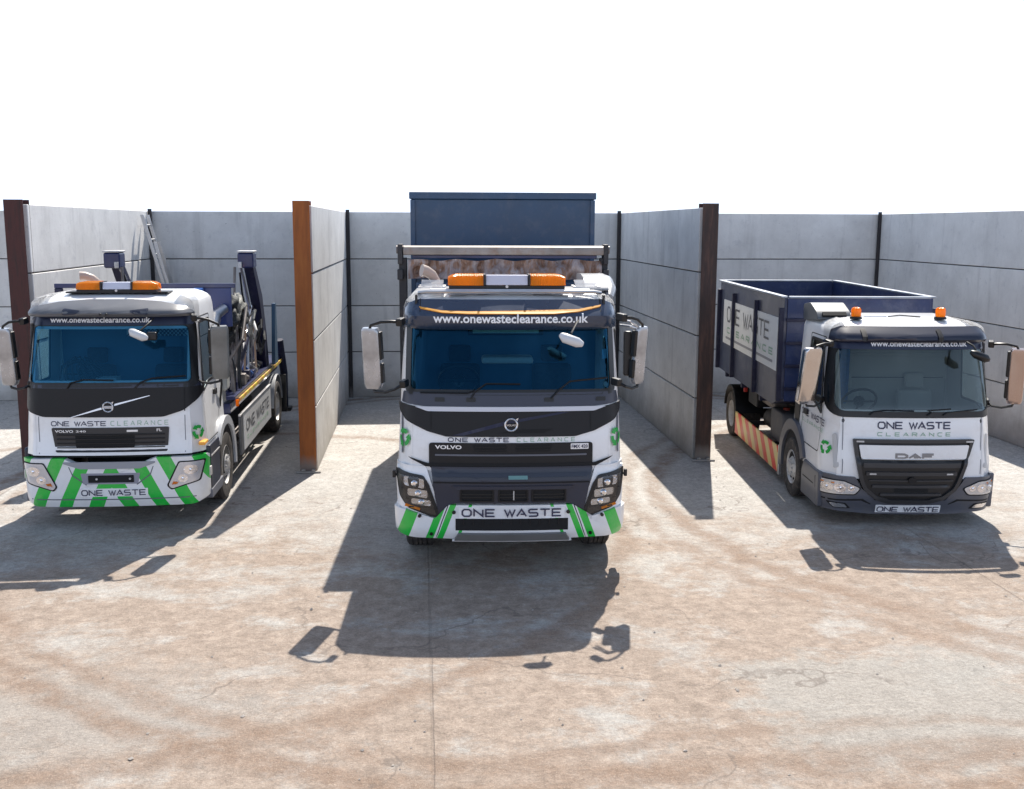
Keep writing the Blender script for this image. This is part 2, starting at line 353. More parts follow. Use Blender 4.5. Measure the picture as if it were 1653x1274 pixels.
# ---------------------------------------------------------------- cab shell
def cab_shell(parent, P, zs, depth, ws, sw, m=None, name='cab_body', back=True):
    """ws=(zb,zt,half) windscreen opening; sw=(zb,zt,y0,y1) door glass opening"""
    zb, zt, hwf = ws; sb, stt, sy0, sy1 = sw
    Z = sorted(set([round(z, 4) for z in zs]+[zb, zt, sb, stt]))
    flat = [-1, -.8, -.6, -.4, -.2, 0, .2, .4, .6, .8, 1]; ang = [R(a) for a in (20, 40, 58, 73, 84, 90)]
    vs = []; fs = []
    kr = [None]
    def ring(z):
        hw = interp(P['hw'], z); fl = hw-P['rx']; pts = []
        left = [-(fl+P['rx']*math.sin(a)) for a in reversed(ang)]; xs = left+[fl*q for q in flat]+[-q for q in reversed(left)]
        half = hwf if z <= zt+.001 else hwf*hw/interp(P['hw'], zt)
        # snap the sample next to the opening edge
        if kr[0] is None: kr[0] = min(range(len(xs)), key=lambda i: abs(xs[i]+half))
        k = kr[0]; xs[k] = -half; xs[len(xs)-1-k] = half
        front = [(x, front_y(P, x, z)) for x in xs]; yc = front[-1][1]
        sy = [yc+(sy0-yc)*.5, sy0, sy0+(sy1-sy0)*.5, sy1, sy1+(depth-sy1)*.5, depth]
        return [(-hw, y, z) for y in reversed(sy)]+[(x, y, z) for x, y in front]+[(hw, y, z) for y in sy], k, len(xs)
    ring(zt); rings = [ring(z) for z in Z]; n = len(rings[0][0]); k = rings[0][1]; nx = rings[0][2]
    for r_ in rings: vs += r_[0]
    for i in range(len(Z)-1):
        zm = (Z[i]+Z[i+1])/2
        for j in range(n-1):
            jf = j-6
            if k <= jf < nx-1-k and zb < zm < zt: continue
            if sb < zm < stt and (j in (2, 3) or j in (n-5, n-4)): continue
            a = i*n+j; fs.append((a, a+1, a+1+n, a+n))
        if back and not (zb < zm < zt and False): a = i*n; fs.append((a, a+n, a+2*n-1, a+n-1))
    t = (len(Z)-1)*n; fs.append(tuple(range(t, t+n)))
    me = bpy.data.meshes.new(name); me.from_pydata(vs, [], fs)
    bm = bmesh.new(); bm.from_mesh(me); bmesh.ops.recalc_face_normals(bm, faces=bm.faces); bm.to_mesh(me); bm.free()
    return fin(name, me, m or WHITE, parent, 38)
def windscreen(parent, P, pts, r, gm, border=.035, off=.006, frit=None):
    o = rpoly(pts, r, 6); c = Vector((sum(p[0] for p in pts)/len(pts), sum(p[1] for p in pts)/len(pts)))
    inner = rpoly([(p[0]-math.copysign(border, p[0]-c.x), p[1]-math.copysign(border, p[1]-c.y)) for p in pts], r*.8, 6)
    outer = rpoly([(p[0]+math.copysign(.022, p[0]-c.x), p[1]+math.copysign(.022, p[1]-c.y)) for p in pts], r*1.1, 6)
    g = decal('windscreen', o, fmap(P), gm, parent, off, 0, .08)
    decal('windscreen_seal', outer, fmap(P), BLACK, g, off+.006, .02, .08, hole=inner); return g
def door_side(parent, P, side, y0, y1, zb, zt, gm, zlow, drop=.0, handle=True):
    f = smap(P, side)
    pts = [(y0, zb-drop), (y0+.30, zb-.0), (y1, zb), (y1, zt), (y0+.16, zt)]
    o = rpoly(pts, .05, 4)
    inn = rpoly([(y0+.05, zb-drop+.03), (y0+.31, zb+.035), (y1-.035, zb+.035), (y1-.035, zt-.035), (y0+.18, zt-.035)], .04, 4)
    o2 = rpoly([(y0-.02, zlow), (y1+.05, zlow), (y1+.05, zt+.05), (y0+.12, zt+.05), (y0-.04, zb-drop)], .05, 4)
    i2 = rpoly([(y0-.012, zlow+.012), (y1+.038, zlow+.012), (y1+.038, zt+.038), (y0+.128, zt+.038), (y0-.028, zb-drop)], .05, 4)
    d = decal('door', o2, f, MATTE, parent, .002, 0, .15, hole=i2)
    decal('door_glass', o, f, gm, d, .004, 0, .2)
    decal('window_seal', o, f, BLACK, d, .010, .012, .2, hole=inn)
    if handle:
        decal('handle', rect(y1-.2, y1-.05, zb-.2, zb-.13, .02), f, BLACK, d, .03, .028, .1)
    return d
def tube(name, path, r, m, parent, n=10): return MB().tube(path, r, n).build(name, m, parent)
def mirror(parent, x, y, z0, z1, wd, side, m=None, tilt=0, armx=1.0, armz=(0, 0), double=False, yaw=0):
    """tall door mirror: shell, dark glass side and two tube arms"""
    h = z1-z0; MBx = MB()
    sec = rpoly([(-wd/2, .03), (wd/2, .03), (wd/2, .12), (-wd/2, .12)], [.035, .035, .02, .02], 4)
    lev = [(0, .80), (.02, .93), (.05, 1), (h-.05, 1), (h-.02, .93), (h, .80)]; vs = []; n = len(sec)
    for zz, k in lev: vs += [(px*k, .06+(py-.06)*k, zz) for px, py in sec]
    fs = [(i*n+j, i*n+(j+1) % n, (i+1)*n+(j+1) % n, (i+1)*n+j) for i in range(len(lev)-1) for j in range(n)]+[tuple(range(n))[::-1], tuple(range((len(lev)-1)*n, len(lev)*n))]
    MBx.add(vs, fs); g = MBx.build('mirror', m or SHELL, parent, smooth=50, loc=(x, y, z0), rot=(R(tilt), 0, R(yaw)))
    b = MB(); b.box(-wd/2+.015, wd/2-.015, .118, .124, .03, h*.66); b.box(-wd/2+.015, wd/2-.015, .118, .124, h*.70, h-.03); b.build('mirror_glass', CHROME, g)
    e = MB(); e.box(-side*(wd/2)-.025, -side*(wd/2)+.02, .05, .12, .06, h*.42); e.box(-side*(wd/2)-.025, -side*(wd/2)+.02, .05, .12, h*.48, h-.04); e.build('mirror_bracket', BLACK, g, bev=.012)
    # arms
    dx = (armx-abs(x))*-side if False else side*armx-x
    for zz, az in ((h-.0, armz[1]), (0.0, armz[0])):
        zo = .03 if zz else -.03
        MB().tube([(0, .06, zz-zo*.5), (-side*.02, .05, zz+zo), (dx*.45, .04, zz+zo*1.6+az*.4), (dx*.8, .05, zz+zo+az*.8), (dx, .12, zz+az)], .016, 8).build('mirror_arm', BLACK, g)
        MB().box(dx-.035, dx+.035, .08, .2, zz+az-.04, zz+az+.04).build('mirror_mount', BLACK, g, bev=.015)
    return g
def seat(parent, x, y, z, m):
    s = MB(); s.box(x-.24, x+.24, y-.25, y+.25, z, z+.14); o = s.build('seat', m, parent, bev=.05)
    b = MB(); b.prism([(y+.16, z+.10), (y+.30, z+.10), (y+.42, z+.72), (y+.30, z+.72)], x-.24, x+.24); b.build('backrest', m, o, bev=.05)
    h = MB(); h.prism([(y+.32, z+.74), (y+.41, z+.74), (y+.44, z+.94), (y+.36, z+.94)], x-.13, x+.13); h.build('headrest', m, o, bev=.03)
def steering(parent, x, y, z, r=.22):
    t = MB(); n = 28; vs = []
    for k in range(n+1):
        a = 2*math.pi*k/n; vs.append((x+r*math.cos(a), y-r*math.sin(a)*.55, z+r*math.sin(a)*.8))
    t.tube(vs, .016, 8, caps=False); t.tube([(x-r, y, z), (x+r, y, z)], .014, 6); t.tube([(x, y, z), (x, y+r*.5, z-r*.75)], .014, 6)
    t.lathe([(-.02, .07), (.02, .07), (.03, 0)], (x, y, z), 'y', 16); t.build('steering_wheel', BLACK, parent)
def interior(parent, P, zb, zt, depth, hw, dash, wall, seatm, drv=-1, low=None):
    lo = low or zb-.5
    w_ = MB(); w_.box(-hw+.06, hw-.06, depth-.09, depth-.06, lo, zt+.12); w_.build('cab_lining', wall, parent)
    f_ = MB(); f_.box(-hw+.08, hw-.08, .45, depth-.1, lo, lo+.03); f_.build('cab_floor', BRONZE, parent)
    d_ = MB(); yb = front_y(P, 0, zb)+.06
    d_.prism([(yb, zb-.10), (yb+.02, zb-.035), (yb+.35, zb-.02), (yb+.50, zb-.08), (yb+.50, zb-.45), (yb, zb-.45)], -hw+.14, hw-.14); d_.build('dashboard', dash, parent, bev=.03)
    steering(parent, drv*hw*.48, yb+.55, zb+.05)
    for s in (-1, 1): seat(parent, s*hw*.48, depth-.55, zb-.62, seatm)
def wiper(parent, P, pts, off=.03):
    f = fmap(P); MB().tube([f(x, z, off) for x, z in pts], .010, 6).build('wiper', BLACK, parent)
def lightbar(parent, x0, x1, y, z0, z1, d=.26):
    b = MB(); b.box(x0+.01, x1-.01, y, y+d, z0-.035, z0); g = b.build('light_bar', BLACK, parent, bev=.01)
    L = x1-x0; e = L*.30
    for s, a, c in ((-1, x0, x0+e), (1, x1-e, x1)):
        q = MB(); h = z1-z0; xa, xb = (a, c)
        prof = [(y-.01, z0), (y+d+.01, z0), (y+d-.02, z1-.02), (y+d-.06, z1), (y+.06, z1), (y+.02, z1-.02)]
        n = len(prof); cuts = [(xa, .74 if s < 0 else 1), (xa+.04, .9 if s < 0 else 1), (xa+.10, 1), (xb-.10, 1), (xb-.04, .9 if s > 0 else 1), (xb, .74 if s > 0 else 1)]
        vs = []
        for xx, k in cuts: vs += [(xx, y+d/2+(py-y-d/2)*k, z0+(pz-z0)*k) for py, pz in prof]
        fs = [(i*n+j, i*n+(j+1) % n, (i+1)*n+(j+1) % n, (i+1)*n+j) for i in range(len(cuts)-1) for j in range(n)]+[tuple(range(n))[::-1], tuple(range(5*n, 6*n))]
        q.add(vs, fs); q.build('amber_lamp', AMBER, g, smooth=25)
        r = MB(); xm = (xa+xb)/2
        for k in (-.3, .3): r.lathe([(z0+.01, .06), (z0+h*.75, .045), (z0+h*.75, 0)], (xm+k*e, y+d/2, 0), 'z', 12)
        r.build('lamp_reflector', REFL, g)
    c = MB(); c.prism([(y+.005, z0), (y+d-.005, z0), (y+d-.03, z1-.012), (y+.03, z1-.012)], x0+e+.025, x1-e-.025); c.build('lamp_panel', LILAC, g, bev=.012)
    k = MB(); k.box(x0+e, x0+e+.022, y-.005, y+d+.005, z0, z1-.004); k.box(x1-e-.022, x1-e, y-.005, y+d+.005, z0, z1-.004); k.build('divider', BLACK, g)
    MB().lathe([(y-.012, 0), (y-.012, .016), (y+.01, .016)], ((x0+x1)/2, 0, z0-.012), 'y', 12).build('badge', ALU, g)
    return g
def fender(parent, side, x0, x1, yc, zc, r, m, a0=0, a1=180, th=.03, lip=.0, name='wheel_arch', infill=0):
    f = MB(); n = 18; vs = []
    for i in range(n+1):
        a = R(a0+(a1-a0)*i/n); c, s = math.cos(a), math.sin(a)
        for xx in (x0, x1):
            for rr in (r, r+th): vs.append((side*xx, yc+rr*c, zc+rr*s))
    fs = []
    for i in range(n):
        b = i*4
        fs += [(b, b+4, b+6, b+2), (b+1, b+3, b+7, b+5), (b, b+1, b+5, b+4), (b+2, b+6, b+7, b+3)]
    fs += [(0, 2, 3, 1), (4*n, 4*n+1, 4*n+3, 4*n+2)]
    f.add(vs, fs); o = f.build(name, m, parent, bev=.006)
    if infill:
        q = MB(); pts = [(yc+(r+.01)*math.cos(R(-14+(200)*i/24)), zc+(r+.01)*math.sin(R(-14+200*i/24))) for i in range(25)]
        q.prism(pts, side*(infill-.02), side*infill); q.build('wheel_well', MATTE, o)
    return o
# ================================================================ SETTING
def ground_material():
    m = bpy.data.materials.new('yard_concrete'); m.use_nodes = True; t = m.node_tree; b = t.nodes['Principled BSDF']; n = t.nodes; l = t.links
    g = n.new('ShaderNodeNewGeometry'); sep = n.new('ShaderNodeSeparateXYZ'); l.new(g.outputs['Position'], sep.inputs[0])
    def noise(sc_, det=8, ro=.6, dist=0, vec=None):
        x = n.new('ShaderNodeTexNoise'); x.inputs['Scale'].default_value = sc_; x.inputs['Detail'].default_value = det; x.inputs['Roughness'].default_value = ro
        x.inputs['Distortion'].default_value = dist; l.new(vec or g.outputs['Position'], x.inputs['Vector']); return x.outputs[0]
    def mr_(v, a, b_, c=0, d=1):
        x = n.new('ShaderNodeMapRange'); x.inputs[1].default_value = a; x.inputs[2].default_value = b_; x.inputs[3].default_value = c; x.inputs[4].default_value = d; l.new(v, x.inputs[0]); return x.outputs[0]
    def mth(op, a, b_=None):
        x = n.new('ShaderNodeMath'); x.operation = op
        for i, q in enumerate((a, b_)):
            if q is None: continue
            if isinstance(q, (int, float)): x.inputs[i].default_value = q
            else: l.new(q, x.inputs[i])
        return x.outputs[0]
    def mix(f, a, b_):
        x = n.new('ShaderNodeMix'); x.data_type = 'RGBA'
        if isinstance(f, (int, float)): x.inputs[0].default_value = f
        else: l.new(f, x.inputs[0])
        for i, q in ((6, a), (7, b_)):
            if isinstance(q, tuple): x.inputs[i].default_value = (*q, 1)
            else: l.new(q, x.inputs[i])
        return x.outputs[2]
    # stretched coordinates: sweeping and tyre drag along the bays
    mp = n.new('ShaderNodeMapping'); mp.inputs['Scale'].default_value = (1, .35, 1); mp.inputs['Rotation'].default_value = (0, 0, R(20)); l.new(g.outputs['Position'], mp.inputs[0])
    mp2 = n.new('ShaderNodeMapping'); mp2.inputs['Scale'].default_value = (.75, 1, 1); mp2.inputs['Rotation'].default_value = (0, 0, R(12)); l.new(g.outputs['Position'], mp2.inputs[0])
    near = mr_(sep.outputs[1], 9.8, 15.5, 1, 0)
    big = noise(.45, 9, .62, .6); med = noise(1.6, 10, .7, .3, mp2.outputs[0]); fine = noise(14, 8, .75); grit = noise(75, 4, .7)
    dirtf = mth('ADD', mr_(big, .34, .60), mth('MULTIPLY', near, .55)); dirtf = mth('MULTIPLY', dirtf, mr_(med, .28, .56)); dirtf = mth('MULTIPLY', dirtf, mth('ADD', mth('MULTIPLY', near, .85), .08))
    dirtf = mr_(mth('ADD', mth('ADD', dirtf, mth('MULTIPLY', mth('SUBTRACT', noise(6, 12, .85), .5), 1.0)), mth('MULTIPLY', mth('SUBTRACT', noise(28, 6, .8), .5), .8)), .18, .75)
    cl = n.new('ShaderNodeClamp'); l.new(dirtf, cl.inputs[0]); dirtf = cl.outputs[0]
    conc = mix(mr_(fine, .36, .64), (.35, .33, .305), (.58, .555, .52)); conc = mix(mr_(noise(2.3, 10, .75, .4), .5, .64, 0, .6), conc, (.62, .60, .57))
    conc = mix(mth('MULTIPLY', near, .42), conc, (.36, .335, .30))
    dirt = mix(mr_(noise(7, 12, .8), .40, .60), (.265, .205, .162), (.41, .33, .268))
    col = mix(dirtf, conc, dirt)
    # pale worn slab near the lower right
    sx_ = mth('SUBTRACT', sep.outputs[0], 3.75); sy_ = mth('SUBTRACT', sep.outputs[1], 7.25)
    d2 = mth('MAXIMUM', mth('ABSOLUTE', mth('MULTIPLY', sx_, .78)), mth('ABSOLUTE', mth('MULTIPLY', sy_, .95)))
    d2 = mth('ADD', d2, mth('MULTIPLY', mth('SUBTRACT', noise(2.2, 8, .7), .5), 1.7))
    pale = mr_(d2, .78, 1.0, .85, 0); col = mix(pale, col, mix(mr_(fine, .3, .7), (.29, .27, .24), (.41, .385, .35)))
    # pale patch at lower left
    sx_ = mth('SUBTRACT', sep.outputs[0], -2.6); sy_ = mth('SUBTRACT', sep.outputs[1], 7.6)
    d3 = mth('SQRT', mth('ADD', mth('POWER', mth('MULTIPLY', sx_, .55), 2), mth('POWER', mth('MULTIPLY', sy_, .9), 2)))
    d3 = mth('ADD', d3, mth('MULTIPLY', mth('SUBTRACT', noise(2.8, 9, .75), .5), 2.6)); col = mix(mr_(d3, .35, 1.0, .7, 0), col, (.34, .315, .285))
    # curved tyre tracks of lorries swinging out of the bays
    for cx, cy, rad, wd, amt in ((2.5, 14.5, 8.55, .13, .33), (2.5, 14.5, 8.15, .10, .25), (-3.5, 12.6, 5.9, .12, .28), (9.5, 13.2, 6.3, .14, .3), (9.5, 13.2, 6.75, .10, .22), (3.2, -4.0, 10.6, .12, .25), (3.2, -4.0, 11.0, .08, .2)):
        ax = mth('SUBTRACT', sep.outputs[0], cx); ay = mth('SUBTRACT', sep.outputs[1], cy)
        dd = mth('SQRT', mth('ADD', mth('POWER', ax, 2), mth('POWER', ay, 2)))
        dd = mth('ABSOLUTE', mth('SUBTRACT', mth('ADD', dd, mth('MULTIPLY', mth('SUBTRACT', noise(.8, 3), .5), .5)), rad))
        fct = mth('MULTIPLY', mr_(dd, wd*.5, wd*1.6, amt*2.4, 0), mr_(noise(2.6, 10, .8), .34, .54)); col = mix(fct, col, (.25, .17, .12))
    # straight dusty tyre streaks in front of each bay
    for cx, wd, amt in ((-4.75, .16, .3), (-2.85, .16, .3), (.0, .18, .25), (1.95, .18, .25), (5.0, .15, .25), (7.0, .15, .25)):
        dd = mth('ABSOLUTE', mth('ADD', mth('SUBTRACT', sep.outputs[0], cx), mth('MULTIPLY', mth('SUBTRACT', noise(.5, 2), .5), .5)))
        col = mix(mth('MULTIPLY', mr_(dd, wd*.6, wd*1.5, amt, 0), mr_(noise(3, 8, .8, 0, mp.outputs[0]), .42, .66)), col, (.22, .17, .13))
    # dark oily marks
    oil = mr_(noise(.95, 7, .65, 1.2), .66, .73, 0, .30); col = mix(oil, col, (.17, .12, .085))
    col = mix(mr_(grit, .56, .66, 0, .5), col, (.54, .485, .42)); col = mix(mr_(noise(48, 5, .8), .56, .70, 0, .55), col, (.20, .155, .12))
    col2 = n.new('ShaderNodeMix'); col2.data_type = 'RGBA'; col2.blend_type = 'MULTIPLY'; col2.inputs[0].default_value = 1
    l.new(col, col2.inputs[6]); l.new(mth('MULTIPLY', mr_(noise(30, 10, .95), .40, .60, .70, 1.24), mr_(noise(4.5, 8, .8), .35, .65, .86, 1.1)), col2.inputs[7]); col = col2.outputs[2]
    crumb = mth('MULTIPLY', mr_(noise(24, 4, .9, 1.5), .57, .64), mr_(noise(1.1, 6, .7), .50, .62, 0, .75)); col = mix(crumb, col, (.17, .125, .09))
    # saw-cut joints between slabs
    jf = None
    for ax, pos in ((0, .03), (0, 5.95), (0, -5.86)):
        dd = mth('ABSOLUTE', mth('ADD', mth('SUBTRACT', sep.outputs[ax], pos), mth('MULTIPLY', mth('SUBTRACT', noise(6, 4), .5), .02)))
        q = mr_(dd, .006, .016, 1, 0); jf = q if jf is None else mth('MAXIMUM', jf, q)
    jf2 = mth('MULTIPLY', jf, mr_(noise(1.3, 5),     .3, .6, .03, .30)); col = mix(jf2, col, (.13, .10, .08))
    # hairline cracks
    vo = n.new('ShaderNodeTexVoronoi'); vo.feature = 'DISTANCE_TO_EDGE'; vo.inputs['Scale'].default_value = .33
    wp = n.new('ShaderNodeVectorMath'); wp.operation = 'ADD'; nn = n.new('ShaderNodeTexNoise'); nn.inputs['Scale'].default_value = 1.5; nn.inputs['Detail'].default_value = 8
    l.new(g.outputs['Position'], nn.inputs['Vector']); l.new(g.outputs['Position'], wp.inputs[0]); l.new(nn.outputs[1], wp.inputs[1]); l.new(wp.outputs[0], vo.inputs['Vector'])
    ck = mth('MULTIPLY', mr_(vo.outputs[0], .0015, .006, .55, 0), mr_(noise(.7, 3), .46, .54)); col = mix(ck, col, (.15, .12, .10))
    l.new(col, b.inputs['Base Color']); l.new(mr_(fine, .3, .7, .75, .95), b.inputs['Roughness']); b.inputs['Specular IOR Level'].default_value = .3
    hgt = mth('ADD', mth('MULTIPLY', fine, 1.1), mth('ADD', mth('MULTIPLY', grit, .35), mth('MULTIPLY', noise(3, 6), .5))); hgt = mth('SUBTRACT', hgt, mth('MULTIPLY', jf, .6))
    bu = n.new('ShaderNodeBump'); bu.inputs['Strength'].default_value = .8; bu.inputs['Distance'].default_value = .025; l.new(hgt, bu.inputs['Height']); l.new(bu.outputs[0], b.inputs['Normal'])
    return m
gm = MB(); gm.add([(-600, -600, 0), (600, -600, 0), (600, 600, 0), (-600, 600, 0)], [(0, 1, 2, 3)])
tag(gm.build('ground', ground_material(), smooth=0), kind='structure')

def concrete(name, c0=(.58, .565, .545), c1=(.76, .745, .72)):
    m = bpy.data.materials.new(name); m.use_nodes = True; t = m.node_tree; b = t.nodes['Principled BSDF']; n = t.nodes; l = t.links
    tc = n.new('ShaderNodeTexCoord'); oi = n.new('ShaderNodeObjectInfo'); va = n.new('ShaderNodeVectorMath'); va.operation = 'ADD'
    mu = n.new('ShaderNodeMath'); mu.operation = 'MULTIPLY'; mu.inputs[1].default_value = 40; l.new(oi.outputs['Random'], mu.inputs[0])
    cb = n.new('ShaderNodeCombineXYZ'); [l.new(mu.outputs[0], cb.inputs[i]) for i in range(3)]
    l.new(tc.outputs['Object'], va.inputs[0]); l.new(cb.outputs[0], va.inputs[1]); V = va.outputs[0]
    def nz(s, d=8, r=.6, vec=None):
        x = n.new('ShaderNodeTexNoise'); x.inputs['Scale'].default_value = s; x.inputs['Detail'].default_value = d; x.inputs['Roughness'].default_value = r; l.new(vec or V, x.inputs['Vector']); return x.outputs[0]
    def mr_(v, a, b_, c=0, d=1):
        x = n.new('ShaderNodeMapRange'); x.inputs[1].default_value = a; x.inputs[2].default_value = b_; x.inputs[3].default_value = c; x.inputs[4].default_value = d; l.new(v, x.inputs[0]); return x.outputs[0]
    def mix(f, a, b_, bl='MIX'):
        x = n.new('ShaderNodeMix'); x.data_type = 'RGBA'; x.blend_type = bl; l.new(f, x.inputs[0]) if not isinstance(f, (int, float)) else setattr(x.inputs[0], 'default_value', f)
        for i, q in ((6, a), (7, b_)):
            if isinstance(q, tuple): x.inputs[i].default_value = (*q, 1)
            else: l.new(q, x.inputs[i])
        return x.outputs[2]
    col = mix(mr_(nz(1.3, 9, .65), .3, .7), c0, c1)
    col = mix(mr_(nz(4, 9, .75), .56, .72, 0, .45), col, (.36, .36, .38))
    mp = n.new('ShaderNodeMapping'); mp.inputs['Scale'].default_value = (3.2, 3.2, .22); l.new(V, mp.inputs[0])
    col = mix(mr_(nz(1.2, 6, .6, mp.outputs[0]), .56, .70, 0, .35), col, (.36, .35, .34))          # rain runs
    col = mix(mr_(nz(3.1, 3, .5), .66, .70, 0, .35), col, (.70, .69, .67))
    col = mix(mr_(nz(30, 4, .6), .66, .74, 0, .6), col, (.14, .14, .14))                          # pinholes
    ge = n.new('ShaderNodeNewGeometry'); sz = n.new('ShaderNodeSeparateXYZ'); l.new(ge.outputs['Position'], sz.inputs[0])
    ad = n.new('ShaderNodeMath'); ad.operation = 'MULTIPLY_ADD'; ad.inputs[1].default_value = -1.1; l.new(nz(2.2, 8, .75), ad.inputs[0]); l.new(sz.outputs[2], ad.inputs[2])
    col = mix(mr_(ad.outputs[0], -.55, .15, .75, 0), col, (.30, .27, .235))        # splashed dirt on the lowest panel
    col = mix(mr_(nz(9, 10, .8), .60, .68, 0, .4), col, (.33, .31, .29))
    rv = mr_(oi.outputs['Random'], 0, 1, .93, 1.07); col = mix(1.0, col, rv, 'MULTIPLY')
    l.new(col, b.inputs['Base Color']); b.inputs['Roughness'].default_value = .85; b.inputs['Specular IOR Level'].default_value = .3
    bu = n.new('ShaderNodeBump'); bu.inputs['Strength'].default_value = .35; bu.inputs['Distance'].default_value = .01; l.new(nz(18, 8, .7), bu.inputs['Height']); l.new(bu.outputs[0], b.inputs['Normal'])
    return m
CONC = concrete('precast_concrete'); DARKJ = mat('joint_shadow', (.05, .05, .05), .9)
def wall(label, x0, x1, y0, y1, name='concrete_wall', top=4.0):
    cx, cy = (x0+x1)/2, (y0+y1)/2; w_ = thing(name, label, 'wall', (cx, cy, 0)); w_['kind'] = 'thing'
    for k in range(4):
        hx, hy = (x1-x0)/2, (y1-y0)/2; p = MB(); j = random.uniform(-.008, .008)
        if hx < hy: p.box(-hx+j, hx+j, -hy, hy, 0, top/4-.018)
        else: p.box(-hx, hx, -hy+j, hy+j, 0, top/4-.018)
        p.build('wall_panel', CONC, w_, bev=.012, loc=(0, 0, k*top/4+.002))
        if k: q = MB(); q.box(-hx+.03, hx-.03, -hy+.03, hy-.03, -.024, .01); q.build('joint_strip', DARKJ, w_, loc=(0, 0, k*top/4), smooth=0)
    return w_
XA, XB, XC, XE, YB = -1.636, 4.283, -5.707, 10.119, 22.44
wall('grey concrete panel back wall behind the truck on the left', XC, XA-.2, YB, YB+.18)
wall('grey concrete panel back wall directly behind the middle truck with tall blue container', XA-.196, XB+.2, YB, YB+.18)
wall('grey concrete panel back wall behind the white truck carrying the open blue skip', XB+.204, XE, YB, YB+.18)
wall('grey concrete panel back wall at the far left edge, beyond the maroon column', -12.5, XC-.004, YB, YB+.18)
wall('grey concrete panel back wall beyond the right-hand side wall', XE+.004, 17, YB, YB+.18)
wall('sunlit concrete side wall at the far left, starting at the maroon column', XC-.2, XC, 15.72, YB-.012)
wall('sunlit concrete dividing wall starting at the orange column', XA-.2, XA, 15.57, YB-.012)
wall('shaded concrete dividing wall ending at the rusty brown column', XB, XB+.2, 15.92, YB-.012)
wall('shaded concrete side wall running out of the right edge of the picture', XE, XE+.2, 15.6, YB-.012)
def rustmat(name, c0, c1, c2, rough=.6):
    m = bpy.data.materials.new(name); m.use_nodes = True; t = m.node_tree; b = t.nodes['Principled BSDF']; n = t.nodes; l = t.links
    tc = n.new('ShaderNodeTexCoord'); mp = n.new('ShaderNodeMapping'); mp.inputs['Scale'].default_value = (6, 6, .8); l.new(tc.outputs['Object'], mp.inputs[0])
    a = n.new('ShaderNodeTexNoise'); a.inputs['Scale'].default_value = 1.4; a.inputs['Detail'].default_value = 10; a.inputs['Roughness'].default_value = .7; l.new(mp.outputs[0], a.inputs['Vector'])
    r = n.new('ShaderNodeValToRGB'); e = r.color_ramp; e.elements[0].position = .33; e.elements[0].color = (*c0, 1); e.elements[1].position = .66; e.elements[1].color = (*c2, 1); q = e.elements.new(.5); q.color = (*c1, 1)
    l.new(a.outputs[0], r.inputs[0])
    se = n.new('ShaderNodeSeparateXYZ'); l.new(tc.outputs['Object'], se.inputs[0]); a2 = n.new('ShaderNodeMath'); a2.operation = 'MULTIPLY_ADD'; a2.inputs[1].default_value = .3; l.new(a.outputs[0], a2.inputs[0]); l.new(se.outputs[2], a2.inputs[2])
    mr = n.new('ShaderNodeMapRange'); mr.inputs[1].default_value = .25; mr.inputs[2].default_value = .42; mr.inputs[3].default_value = .85; mr.inputs[4].default_value = 0; l.new(a2.outputs[0], mr.inputs[0])
    mx = n.new('ShaderNodeMix'); mx.data_type = 'RGBA'; mx.inputs[7].default_value = (.20, .18, .165, 1); l.new(r.outputs[0], mx.inputs[6]); l.new(mr.outputs[0], mx.inputs[0])
    l.new(mx.outputs[2], b.inputs['Base Color']); b.inputs['Roughness'].default_value = rough
    bu = n.new('ShaderNodeBump'); bu.inputs['Strength'].default_value = .3; bu.inputs['Distance'].default_value = .01; l.new(a.outputs[0], bu.inputs['Height']); l.new(bu.outputs[0], b.inputs['Normal']); return m
ORUST = rustmat('orange_rust', (.21, .058, .006), (.32, .085, .008), (.38, .12, .014))
BRUST = rustmat('brown_rust', (.020, .012, .011), (.05, .024, .018), (.12, .055, .038))
MRUST = rustmat('maroon_paint', (.02, .006, .006), (.06, .011, .009), (.02, .009, .008))
DARKST = rustmat('dark_column_steel', (.012, .012, .015), (.025, .022, .025), (.05, .04, .035))
def hcolumn(label, x, y, m, wd=.25, d=.26, h=4.05, edge=None, group=None):
    o = thing('steel_column', label, 'column', (x, y, 0), 0, group); o['kind'] = 'thing'; t = .018; w2 = wd/2
    MB().box(-w2, w2, 0, t, .004, h).build('flange', m, o, bev=.003)
    MB().box(-w2, w2, d-t, d, .004, h).build('flange', edge or m, o, bev=.003)
    MB().box(-.008, .008, t+.001, d-t-.001, .004, h-.005).build('web', edge or m, o)
    return o
hcolumn('bright orange rusted steel column between the left and middle trucks', -1.765, 15.42, ORUST, .245)
hcolumn('dark brown rusty steel column beside the open blue skip', 4.415, 15.77, BRUST, .25, edge=MRUST)
hcolumn('dark maroon steel column at the left edge of the yard', -5.845, 15.55, MRUST, .27)
hcolumn('steel column at the end of the right-hand side wall, out of the frame', XE+.1, 15.4, BRUST)
for i, (x, lab) in enumerate(((XC+.045, 'thin dark steel post in the back corner beside the leaning ladder'), (XA+.05, 'thin dark steel post in the back corner right of the orange column wall'),
    (XB-.05, 'thin dark steel post in the back corner close to the tall blue container'), (XE-.05, 'thin dark steel post in the back corner behind the open blue skip'))):
    o = thing('steel_post', lab, 'post', (x, YB-.11, 0), 0, 'thin posts along the back wall'); o['kind'] = 'thing'
    MB().box(-.04, .04, 0, .012, .004, 4.03).build('flange', DARKST, o); MB().box(-.006, .006, .013, .09, .004, 4.02).build('web', DARKST, o)
